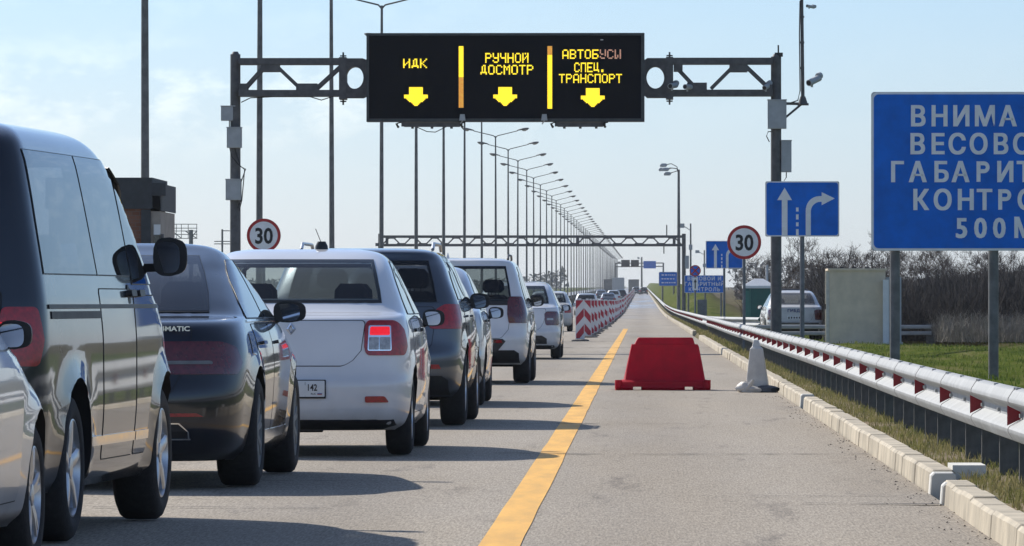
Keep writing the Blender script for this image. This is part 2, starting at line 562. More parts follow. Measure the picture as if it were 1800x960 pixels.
def inset(rows, m):
    """shrink a (z,a,b) outline by m on all sides"""
    zs = [r[0] for r in rows]; A = [r[1] for r in rows]; B = [r[2] for r in rows]
    out = []
    z0, z1 = zs[0] + m, zs[-1] - m
    Z = [z0] + [z for z in zs[1:-1] if z0 < z < z1] + [z1]
    for z in Z:
        a = float(np.interp(z, zs, A)) + m; b = float(np.interp(z, zs, B)) - m
        if b - a < 0.02: c = (a + b) / 2; a, b = c - 0.01, c + 0.01
        out.append((z, a, b))
    return out

def loop_of(rows):
    return [(r[1], r[0]) for r in rows] + [(r[2], r[0]) for r in reversed(rows)]

def boolean(o, cutters):
    for c in cutters:
        md = o.modifiers.new('b', 'BOOLEAN'); md.operation = 'DIFFERENCE'; md.solver = 'MANIFOLD'; md.object = c
        try: md.material_mode = 'TRANSFER'
        except Exception: pass
    bpy.context.view_layer.update()
    dg = bpy.context.evaluated_depsgraph_get()
    me = bpy.data.meshes.new_from_object(o.evaluated_get(dg))
    o.modifiers.clear()
    old = o.data; o.data = me; me.name = o.name
    bpy.data.meshes.remove(old)
    for c in cutters:
        cm = c.data; bpy.data.objects.remove(c); bpy.data.meshes.remove(cm)

def make_wheel(parent, x, y, r, wd, side, spokes=5, rim_m=None, style='split', detail=True):
    rim_m = rim_m or M_alloy
    n = 40 if detail else 20
    prof = [(-wd/2+0.015, r*0.66), (-wd/2, r*0.72), (-wd/2-0.004, r*0.84), (-wd/2+0.012, r*0.95), (-wd/2+0.035, r*0.995),
            (0, r), (wd/2-0.035, r*0.995), (wd/2-0.012, r*0.95), (wd/2+0.004, r*0.84), (wd/2, r*0.72), (wd/2-0.015, r*0.66)]
    mb = MB()
    rings = [[Vector((px, pr*math.cos(2*PI*k/n), pr*math.sin(2*PI*k/n))) for k in range(n)] for px, pr in prof]
    mb.loft(rings, caps=False)
    if detail:   # tread grooves
        for gx in (-0.055, 0.0, 0.055):
            pass
    w = mb.build('wheel', M_rubber, parent, smooth=50)
    w.location = (x, y, r)
    mb = MB()
    s = side
    fx = s * (wd/2 - 0.012)
    rr = r * 0.67
    # rim barrel and lip
    pr2 = [(fx + s*0.004, rr), (fx + s*0.006, rr*0.965), (fx - s*0.01, rr*0.93), (fx - s*0.10, rr*0.88), (fx - s*0.15, rr*0.88)]
    rings = [[Vector((px, q*math.cos(2*PI*k/n), q*math.sin(2*PI*k/n))) for k in range(n)] for px, q in pr2]
    mb.loft(rings, caps=False)
    for i in range(spokes):
        for da in ((-0.13, 0.13) if style == 'split' else (0.0,)):
            a0 = 2*PI*i/spokes + 0.3; a1 = a0 + da
            w0 = 0.026 if style == 'split' else 0.042; w1 = 0.016 if style == 'split' else 0.03
            p0 = Vector((fx - s*0.018, math.cos(a0)*rr*0.16, math.sin(a0)*rr*0.16)); p1 = Vector((fx - s*0.006, math.cos(a1)*rr*0.95, math.sin(a1)*rr*0.95))
            t = Vector((0, -math.sin(a1), math.cos(a1)))
            rg = []
            for p, ww in ((p0, w0), ((p0+p1)/2 + Vector((s*0.004,0,0)), (w0+w1)/2), (p1, w1)):
                rg.append([p + t*ww + Vector((0,0,0)), p + t*ww*0.6 + Vector((s*0.010,0,0)), p - t*ww*0.6 + Vector((s*0.010,0,0)), p - t*ww,
                           p - t*ww - Vector((s*0.02,0,0)), p + t*ww - Vector((s*0.02,0,0))])
            mb.loft(rg)
    hub = [(fx - s*0.03, rr*0.24), (fx - s*0.002, rr*0.22), (fx + s*0.002, rr*0.12)]
    rings = [[Vector((px, q*math.cos(2*PI*k/16), q*math.sin(2*PI*k/16))) for k in range(16)] for px, q in hub]
    mb.loft(rings)
    rim = mb.build('rim', rim_m, w, smooth=35)
    mb = MB()
    rings = [[Vector((px, q*math.cos(2*PI*k/24), q*math.sin(2*PI*k/24))) for k in range(24)] for px, q in ((fx - s*0.07, rr*0.86), (fx - s*0.075, rr*0.2))]
    mb.loft([rings[0], rings[1]])
    mb.build('brake_disc', M_dark, w)
    return w

def mirror_part(parent, x, y, z, side, hx=0.115, hz=0.075, hy=0.075, m=None, foot=None):
    mb = MB()
    rings = []
    n = 20
    for t in np.linspace(0, 1, 9):
        # from the flat rear face forwards to a rounded nose
        k = (1 - t**2.6) ** (1/2.4) if t < 1 else 0.02
        k = max(k, 0.04)
        ring = []
        for i in range(n):
            a = 2*PI*i/n
            cx = abs(math.cos(a))**0.62 * math.copysign(1, math.cos(a)); sz = abs(math.sin(a))**0.7 * math.copysign(1, math.sin(a))
            ring.append(Vector((hx*k*cx, -hy*0.5 + t*hy*1.6, hz*k*sz*(1.0 if cx*side < 0.2 else 0.93))))
        rings.append(ring)
    mb.loft(rings)
    ft = foot or (x - side*(hx + 0.06), y + 0.06, z - 0.05)
    mb2 = MB()
    o = mb.build('side_mirror', m or M_black, parent, smooth=50)
    o.location = (x, y, z)
    f = Vector(ft) - Vector((x, y, z))
    mb2.loft([[f + Vector((0, a, b)) for a, b in ((-0.035, -0.022), (0.05, -0.022), (0.05, 0.022), (-0.035, 0.022))],
              [Vector((-side*hx*0.5, 0.01 + a, -hz*0.55 + b)) for a, b in ((-0.02, -0.02), (0.04, -0.02), (0.04, 0.022), (-0.02, 0.022))]])
    mb2.build('mirror_arm', M_black, o, smooth=40)
    mb3 = MB()
    ring = []
    for i in range(24):
        a = 2*PI*i/24
        cx = abs(math.cos(a))**0.62 * math.copysign(1, math.cos(a)); sz = abs(math.sin(a))**0.7 * math.copysign(1, math.sin(a))
        ring.append((hx*0.80*cx, hz*0.80*sz))
    mb3.prism(ring, -hy*0.5 - 0.003, -hy*0.5 - 0.001)
    g = mb3.build('mirror_glass', M_mirror, o)
    g.rotation_euler = (R(5), 0, R(-17 * side))
    g.location = (0, -0.012, 0)
    return o

def seat(parent, x, y, z0, w=0.23, h=0.46, name='seat'):
    mb = MB()
    mb.loft([rrect(x, y + 0.02, w, 0.07, z0), rrect(x, y, w, 0.07, z0 + h*0.6), rrect(x, y - 0.02, w*0.80, 0.06, z0 + h*.93), rrect(x, y - 0.03, w*0.55, 0.04, z0 + h)])
    t = z0 + h
    mb.loft([rrect(x, y - 0.03, w*0.40, 0.04, t + 0.03, 0.8), rrect(x, y - 0.04, w*0.56, 0.055, t + 0.07, 0.8),
             rrect(x, y - 0.045, w*0.54, 0.05, t + 0.16, 0.8), rrect(x, y - 0.05, w*0.36, 0.035, t + 0.21, 0.8)])
    for s in (-.05, .05): mb.tube([(x + s, y - .04, t - .03), (x + s, y - .04, t + .08)], .007, 6)
    return mb.build(name, M_inter, parent, smooth=50)

def make_car(S, name, label, cat, loc, rz, group=None):
    """S: dict describing one kind of car. Origin on the ground below the rear bumper, nose towards +y."""
    root = empty(name, loc, rz, label, cat, group)
    W = S['wheels']                      # (y, r, track half)
    sh = Shell(S['rows'], [(w[0], w[1], w[1]) for w in W], S.get('flare', 0.018), S.get('barrel', 0.035), S.get('sub', 5))
    pm = S['paint']
    det = S.get('detail', 2)
    ny = S.get('ny', 16)
    body = sh.body_mesh('body', [pm, M_dark], ny=ny, na=10 if det else 6)
    # ---- openings
    if det >= 1:
        mb = MB()
        for (wy, wr, tr, wd) in W:
            for sd in (-1, 1):
                ra = wr + S.get('gap', 0.055)
                n = 32
                ring = lambda x: [Vector((x, wy + ra*math.cos(2*PI*k/n), wr + 0.01 + ra*math.sin(2*PI*k/n))) for k in range(n)]
                mb.loft([ring(sd*(tr - wd*0.5 - 0.12)), ring(sd*1.3)])
        c1 = mb.build('cut', [M_dark])
        cuts = [c1]
        if S.get('openings', True):
            zb = S['belt']; zt = S['rows'][-1][0] - 0.045
            q = sh.at(zb)
            rings = []
            zz = [zb - 0.22, zb - 0.02] + list(np.linspace(zb + 0.02, zt, 9))
            for z in zz:
                qq = list(sh.at(max(z, zb + 0.02)))
                qq[0] += 0.05; qq[1] -= 0.05; qq[2] -= 0.055
                qq = tuple(qq)
                half = [sh.rear(z, PI/2*k/6, 1, qq) for k in range(7)] + [sh.front(z, PI/2*(1 - k/6), 1, qq) for k in range(7)]
                half = [Vector((p.x, p.y, z)) for p in half]
                rings.append(half + [Vector((-p.x, p.y, p.z)) for p in reversed(half[1:-1])])
            mb = MB(); mb.loft(rings)
            cuts.append(mb.build('cut', [M_inter]))
            mb = MB()
            for rows in S['side_windows']:
                mb.prism(loop_of(inset(rows, 0.022)), -1.3, 1.3, 'x')
            cuts.append(mb.build('cut', [M_dark]))
            mb = MB()
            ymid = S['ymid']
            if S.get('rear_window'): mb.prism(loop_of(inset(S['rear_window'], 0.03)), -0.6, ymid - 0.05)
            if S.get('windshield'): mb.prism(loop_of(inset(S['windshield'], 0.03)), ymid + 0.05, 6.0)
            cuts.append(mb.build('cut', [M_dark]))
        boolean(body, cuts)
        sharpen(body.data, 30)
    body.parent = root
    gside = S.get('glass_side', G_dark); grear = S.get('glass_rear', G_mid)
    # ---- windows: black surround with the pane as its child
    def window(nm, kind, rows, side, g, m=0.020, rnd=0.02):
        inn = inset(rows, m)
        mb = MB()
        z0, z1 = rows[0][0], rows[-1][0]
        zs = [r[0] for r in rows]
        strips = []
        A = lambda z: float(np.interp(z, zs, [r[1] for r in rows])); B = lambda z: float(np.interp(z, zs, [r[2] for r in rows]))
        sh.patch(mb, kind, [(z0, A(z0), B(z0)), (z0 + m, A(z0 + m), B(z0 + m))], side, 0.004, 0.012, 1, 14)
        sh.patch(mb, kind, [(z1 - m, A(z1 - m), B(z1 - m)), (z1, A(z1), B(z1))], side, 0.004, 0.012, 1, 14)
        mid = [(z0 + m, A(z0+m), B(z0+m))] + [r for r in rows[1:-1] if z0+m < r[0] < z1-m] + [(z1 - m, A(z1-m), B(z1-m))]
        sh.patch(mb, kind, [(z, a, a + m) for z, a, b in mid], side, 0.0042, 0.012, None, 1)
        sh.patch(mb, kind, [(z, b - m, b) for z, a, b in mid], side, 0.0042, 0.012, None, 1)
        fr = mb.build('window_trim' , M_black, root, smooth=40)
        mb = MB()
        sh.patch(mb, kind, inset(rows, m * 0.25), side, 0.0060, 0.0012, None, 14)
        mb.build(nm, g, fr, smooth=50)
    if det >= 1:
        for sd in (1, -1):
            for rows in S['side_windows']:
                window('side_window', 'side', rows, sd, gside)
        if S.get('rear_window'): window('rear_window', 'rear', S['rear_window'], 1, grear, 0.022)
        if S.get('windshield'): window('windshield', 'front', S['windshield'], 1, G_wind, 0.03)
    else:
        mb = MB()
        for sd in (1, -1):
            for rows in S['side_windows']: sh.patch(mb, 'side', rows, sd)
        if S.get('rear_window'): sh.patch(mb, 'rear', S['rear_window'])
        if S.get('windshield'): sh.patch(mb, 'front', S['windshield'])
        mb.build('windows', M_glassdark, root, smooth=50)
    # ---- generic conforming parts: (name, kind, rows, material, both sides?, extra)
    for it in S.get('patches', []):
        nm, kind, rows, m, both = it[:5]
        ex = it[5] if len(it) > 5 else {}
        for sd in ((1, -1) if both else (ex.get('only', 1),)):
            mb = MB()
            rws = rows
            if kind == 'rear' and sd == -1: rws = [(z, -b, -a) for z, a, b in rows]
            if kind == 'front' and sd == -1: rws = [(z, -b, -a) for z, a, b in rows]
            sh.patch(mb, kind, rws, sd, ex.get('off', 0.004), ex.get('depth', 0.014), ex.get('nz'), ex.get('nu', 12), rnd=ex.get('rnd', 0.0))
            mb.build(nm, m, root, smooth=45)
    # ---- panel with a dark gap round it (doors, boot lid)
    for it in S.get('panels', []):
        nm, kind, rows, both = it[:4]
        for sd in ((1, -1) if both else (1,)):
            mb = MB(); sh.patch(mb, kind, rows, sd, 0.0012, 0.006, None, 18, rnd=0.03)
            g = MB(); sh.patch(g, kind, inset(rows, S.get('gapw', 0.006)), sd, 0.0032, 0.005, None, 18, rnd=0.028)
            p = g.build(nm, pm, root, smooth=45)
            mb.build('panel_gap', M_seam, p)
    # ---- wheels
    for (wy, wr, tr, wd) in W:
        for sd in (-1, 1):
            make_wheel(root, sd*tr, wy, wr, wd, sd, S.get('spokes', 5), S.get('rim_m'), S.get('rim_style', 'split'), det > 0)
    # ---- underbody, mirrors, seats
    mb = MB()
    yb0, yb1 = S['rows'][0][1], S['rows'][0][2]
    uz = S.get('under', 0.19)
    mb.box((-0.62, yb0 + 0.35, uz), (0.62, yb1 - 0.3, S['rows'][0][0] + 0.1))
    mb.box((-0.75, W[0][0] + 0.5, uz - 0.01), (0.75, W[1][0] - 0.5, S['rows'][0][0] + 0.06))
    mb.tube([(-0.7, W[0][0], W[0][1]*0.8), (0.7, W[0][0], W[0][1]*0.8)], 0.05)
    mb.tube([(-0.28, yb0 + 0.06, uz + 0.03), (-0.28, yb0 + 0.7, uz + 0.02)], 0.03)
    mb.loft([rrect(-0.1, yb0 + 0.4, 0.3, 0.12, uz - 0.02, 0.8), rrect(-0.1, yb0 + 0.4, 0.32, 0.13, uz + 0.08, 0.8)])
    mb.build('underbody', M_dark, root, smooth=40)
    if det >= 1:
        for sd in (1, -1):
            mx_, my_, mz_, hx, hz = S['mirror']
            p = sh.side(my_ + 0.08, mz_ - 0.06, sd)
            mirror_part(root, sd*mx_, my_, mz_, sd, hx, hz, foot=(p.x - sd*0.01, my_ + 0.08, mz_ - 0.06), m=S.get('mirror_m'))
        if S.get('openings', True):
            zs = S['belt'] - 0.47
            for x, y in S['seats']:
                seat(root, x, y, zs, h=S.get('seat_h', 0.46))
            if S.get('shelf'):
                mb = MB(); y0, y1, z = S['shelf']; mb.box((-0.6, y0, z - 0.02), (0.6, y1, z)); mb.build('parcel_shelf', M_inter, root)
    root['_shell'] = 0
    del root['_shell']
    return root, sh

M_glassdark = mat('dark_car_glass', (0.012, 0.014, 0.016), 0.06, coat=1.0, noise=0.2, nscale=2)

P_van = paint('paint_graphite_blue', (0.014, 0.020, 0.032), metal=0.15, rough=0.35)
P_black = paint('paint_black', (0.007, 0.010, 0.019), metal=0.0, rough=0.3)
P_white = paint('paint_white', (0.74, 0.75, 0.77), metal=0.0, rough=0.35, noise=0.03)
P_white2 = paint('paint_cool_white', (0.76, 0.77, 0.78), metal=0.0, rough=0.35, noise=0.03)
P_gray = paint('paint_dark_grey', (0.085, 0.10, 0.125), metal=0.6, rough=0.35)
P_silver = paint('paint_silver', (0.55, 0.57, 0.60), metal=0.35, rough=0.32)
P_blue = paint('paint_dull_blue', (0.05, 0.07, 0.10), metal=0.4)
P_oldwhite = paint('paint_old_white', (0.58, 0.57, 0.53), metal=0.0, rough=0.5, noise=0.08)

def hatch_rows(L, W, Ht, zb):
    pass

# ------------------------------------------------------------------ kinds
def sedan_spec(paint_m, wheelR=0.30):
    rows = [
        (0.19, 0.20, 4.10, 0.76, .55, 3, .8, 2.6),
        (0.25, 0.06, 4.25, 0.82, .55, 3, .8, 2.6),
        (0.36, 0.00, 4.33, 0.850, .55, 3, .8, 2.6),
        (0.52, -0.005, 4.35, 0.862, .55, 3, .8, 2.6),
        (0.60, 0.03, 4.33, 0.865, .55, 3, .8, 2.6),
        (0.70, 0.055, 4.28, 0.868, .52, 3, .9, 2.5),
        (0.84, 0.07, 4.10, 0.862, .50, 3, 1.0, 2.4),
        (0.93, 0.085, 3.80, 0.85, .50, 3, 1.0, 2.4),
        (0.985, 0.10, 3.50, 0.835, .50, 3, .9, 2.6),
        (1.02, 0.17, 3.28, 0.822, .50, 3, .8, 3),
        (1.045, 0.36, 3.10, 0.81, .50, 3.4, .6, 3),
        (1.10, 0.50, 2.95, 0.785, .5, 3.6, .6, 3),
        (1.25, 0.72, 2.68, 0.722, .5, 3.6, .6, 3),
        (1.38, 0.95, 2.40, 0.665, .5, 3.6, .6, 3),
        (1.455, 1.16, 2.15, 0.615, .5, 3.4, .6, 3),
        (1.495, 1.34, 1.98, 0.54, .4, 3, .4, 3),
        (1.515, 1.50, 1.90, 0.42, .2, 3, .2, 3),
    ]
    return dict(
        rows=rows, wheels=[(0.83, wheelR, 0.755, 0.185), (3.46, wheelR, 0.755, 0.185)], paint=paint_m,
        belt=1.06, ymid=1.75,
        side_windows=[[(1.03, 0.95, 1.78), (1.15, 1.02, 1.80), (1.30, 1.20, 1.81), (1.43, 1.50, 1.80)],
                      [(1.03, 1.86, 2.98), (1.15, 1.87, 2.78), (1.30, 1.88, 2.50), (1.43, 1.89, 2.20)]],
        rear_window=[(1.085, -0.64, 0.64), (1.20, -0.62, 0.62), (1.33, -0.575, 0.575), (1.43, -0.53, 0.53)],
        windshield=[(1.09, -0.68, 0.68), (1.25, -0.62, 0.62), (1.42, -0.54, 0.54)],
        mirror=(0.925, 2.72, 1.00, 0.085, 0.066),
        seats=[(-0.36, 1.55), (0.36, 1.55), (-0.36, 2.15), (0.36, 2.15)],
        panels=[('boot_lid', 'rear', [(0.555, -0.42, 0.42), (0.62, -0.50, 0.50), (0.72, -0.56, 0.56), (0.86, -0.60, 0.60), (0.99, -0.60, 0.60)], False),
                ('rear_door', 'side', [(0.30, 1.28, 1.82), (0.45, 1.27, 1.82), (0.62, 1.12, 1.82), (0.80, 0.98, 1.82), (1.0, 0.95, 1.82)], True),
                ('front_door', 'side', [(0.30, 1.84, 2.92), (0.6, 1.84, 2.96), (1.0, 1.84, 2.98)], True)],
        patches=[
            ('bumper_strip', 'rear', [(0.20, -0.78, 0.78), (0.27, -0.76, 0.76)], M_black, False, dict(off=0.006, rnd=0.0)),
            ('door_handle', 'side', [(0.90, 1.13, 1.29), (0.925, 1.13, 1.29)], M_black, True, dict(off=0.022, depth=0.03, rnd=0.008)),
            ('door_handle', 'side', [(0.90, 1.98, 2.14), (0.925, 1.98, 2.14)], M_black, True, dict(off=0.022, depth=0.03, rnd=0.008)),
            ('headlight', 'front', [(0.62, 0.42, 0.78), (0.76, 0.44, 0.80)], M_head, True, dict(rnd=0.04)),
            ('grille', 'front', [(0.32, -0.5, 0.5), (0.56, -0.42, 0.42)], M_black, False, dict(rnd=0.04)),
        ],
    )

def logan_spec():
    S = sedan_spec(P_white)
    S['panels'][0] = ('boot_lid', 'rear', [(0.655, -0.40, 0.40), (0.70, -0.47, 0.47), (0.77, -0.53, 0.53), (0.88, -0.545, 0.545), (0.99, -0.56, 0.56)], False)
    S['glass_rear'] = G_clear; S['glass_side'] = G_mid
    S['rear_window'] = [(1.115, -0.645, 0.645), (1.20, -0.625, 0.625), (1.33, -0.585, 0.585), (1.435, -0.545, 0.545)]
    S['patches'] += [
        ('tail_light', 'wrap', [(0.735, 0.565, 0.33), (0.80, 0.55, 0.38), (0.92, 0.55, 0.36), (0.985, 0.56, 0.30)], M_tail, True, dict(off=0.010, depth=0.03, rnd=0.03, nu=14)),
        ('tail_light_frame', 'rear', [(0.768, 0.572, 0.742), (0.950, 0.578, 0.735)], M_chrome, True, dict(off=0.0135, depth=0.01, rnd=0.012)),
        ('reversing_light', 'rear', [(0.776, 0.580, 0.652), (0.865, 0.582, 0.652)], M_clear, True, dict(off=0.0165, depth=0.01, rnd=0.006)),
        ('indicator', 'rear', [(0.776, 0.658, 0.733), (0.865, 0.658, 0.731)], M_clear, True, dict(off=0.0165, depth=0.01, rnd=0.006)),
        ('brake_light', 'rear', [(0.880, 0.586, 0.728), (0.940, 0.590, 0.724)], M_brake, True, dict(off=0.0165, depth=0.01, rnd=0.01)),
        ('reflector', 'rear', [(0.395, 0.56, 0.73), (0.440, 0.56, 0.70)], M_tail, True, dict(off=0.008, rnd=0.01)),
        ('number_plate', 'rear', [(0.425, -0.27, 0.27), (0.555, -0.27, 0.27)], M_blk, False, dict(off=0.012, rnd=0.006)),
        ('number_plate_face', 'rear', [(0.438, -0.26, 0.26), (0.547, -0.26, 0.26)], M_plate, False, dict(off=0.016, rnd=0.006)),
    ]
    return S

def van_spec():
    rows = [
        (0.24, 0.14, 4.70, 0.86, .45, 3.2, .9, 2.6),
        (0.32, 0.03, 4.83, 0.915, .45, 3.2, .9, 2.6),
        (0.50, -0.01, 4.88, 0.940, .45, 3.2, .9, 2.6),
        (0.66, 0.03, 4.88, 0.950, .35, 3.2, .9, 2.6),
        (0.90, 0.05, 4.84, 0.950, .30, 3.2, .9, 2.6),
        (1.04, 0.06, 4.70, 0.942, .30, 3.2, .9, 2.6),
        (1.12, 0.07, 4.50, 0.934, .30, 3.2, .9, 2.8),
        (1.18, 0.08, 4.25, 0.925, .30, 3.2, .7, 3),
        (1.24, 0.09, 4.12, 0.915, .30, 3.2, .6, 3),
        (1.45, 0.13, 3.86, 0.875, .30, 3.2, .6, 3),
        (1.65, 0.18, 3.58, 0.835, .30, 3.2, .6, 3),
        (1.80, 0.24, 3.30, 0.800, .30, 3.2, .6, 3),
        (1.88, 0.29, 3.10, 0.765, .30, 3.2, .6, 3),
        (1.935, 0.40, 2.90, 0.70, .30, 3.0, .6, 3),
        (1.965, 0.60, 2.65, 0.58, .30, 3, .4, 3),
        (1.975, 0.90, 2.40, 0.40, .20, 3, .2, 3),
    ]
    r = 0.345
    return dict(
        rows=rows, wheels=[(1.0, r, 0.825, 0.225), (4.0, r, 0.825, 0.225)], paint=P_van, flare=0.03, barrel=0.03, gap=0.07, ny=22,
        belt=1.22, ymid=2.2, under=0.24,
        side_windows=[[(1.25, 0.36, 1.835), (1.50, 0.40, 1.835), (1.83, 0.47, 1.83)],
                      [(1.25, 1.86, 2.955), (1.50, 1.86, 2.955), (1.83, 1.86, 2.94)],
                      [(1.21, 2.985, 4.10), (1.28, 2.985, 3.98), (1.50, 2.985, 3.70), (1.68, 2.985, 3.44), (1.80, 2.99, 3.22)]],
        rear_window=[(1.22, -0.74, 0.74), (1.45, -0.70, 0.70), (1.76, -0.64, 0.64)],
        windshield=[(1.27, -0.80, 0.80), (1.5, -0.74, 0.74), (1.84, -0.64, 0.64)],
        mirror=(1.005, 3.80, 1.355, 0.088, 0.100), seat_h=0.5,
        seats=[(-0.4, 1.2), (0.4, 1.2), (-0.42, 2.2), (0.42, 2.2), (-0.42, 3.1), (0.42, 3.1)],
        glass_rear=G_dark, glass_side=G_dark,
        panels=[('tailgate', 'rear', [(0.56, -0.74, 0.74), (0.9, -0.76, 0.76), (1.18, -0.76, 0.76)], False),
                ('sliding_door', 'side', [(0.36, 1.90, 2.93), (0.6, 1.86, 2.93), (1.19, 1.83, 2.93)], True),
                ('front_door', 'side', [(0.36, 2.96, 3.42), (0.55, 2.96, 3.45), (0.78, 2.96, 3.60), (0.95, 2.96, 3.98), (1.16, 2.96, 4.02)], True)],
        patches=[
            ('tail_light', 'wrap', [(0.83, 0.72, 0.20), (0.95, 0.735, 0.24), (1.10, 0.76, 0.22)], M_tail, True, dict(off=0.010, depth=0.03, rnd=0.02)),
            ('brake_light', 'wrap', [(0.955, 0.80, 0.11), (1.03, 0.80, 0.11)], M_brake, True, dict(off=0.014, depth=0.01, rnd=0.02)),
            ('side_moulding', 'side', [(1.092, 0.36, 4.35), (1.112, 0.36, 4.35)], M_black, True, dict(off=0.008, nu=30)),
            ('door_rail', 'side', [(1.045, 0.42, 1.82), (1.080, 0.42, 1.82)], M_blk, True, dict(off=0.005, nu=20)),
            ('sill_trim', 'side', [(0.435, 1.50, 2.93), (0.480, 1.48, 2.93)], M_chrome, True, dict(off=0.011, nu=12)),
            ('sill_trim', 'side', [(0.435, 2.96, 3.43), (0.480, 2.96, 3.42)], M_chrome, True, dict(off=0.011, nu=12)),
            ('door_handle', 'side', [(1.148, 2.72, 2.90), (1.180, 2.72, 2.90)], M_black, True, dict(off=0.034, depth=0.045, rnd=0.012)),
            ('door_handle', 'side', [(1.148, 3.02, 3.20), (1.180, 3.02, 3.20)], M_black, True, dict(off=0.034, depth=0.045, rnd=0.012)),
            ('door_handle_recess', 'side', [(1.115, 2.77, 2.85), (1.175, 2.77, 2.85), (1.21, 2.79, 2.83)], M_blk, True, dict(off=0.005, depth=0.01, rnd=0.02)),
            ('wind_deflector', 'side', [(1.62, 3.36, 3.52), (1.70, 3.10, 3.42), (1.78, 3.02, 3.28)], M_black, True, dict(off=0.03, depth=0.01, rnd=0.01)),
            ('headlight', 'front', [(0.72, 0.5, 0.86), (0.92, 0.5, 0.86)], M_head, True, dict(rnd=0.04)),
        ],
        spokes=5, rim_style='wide', rim_m=M_alloy)

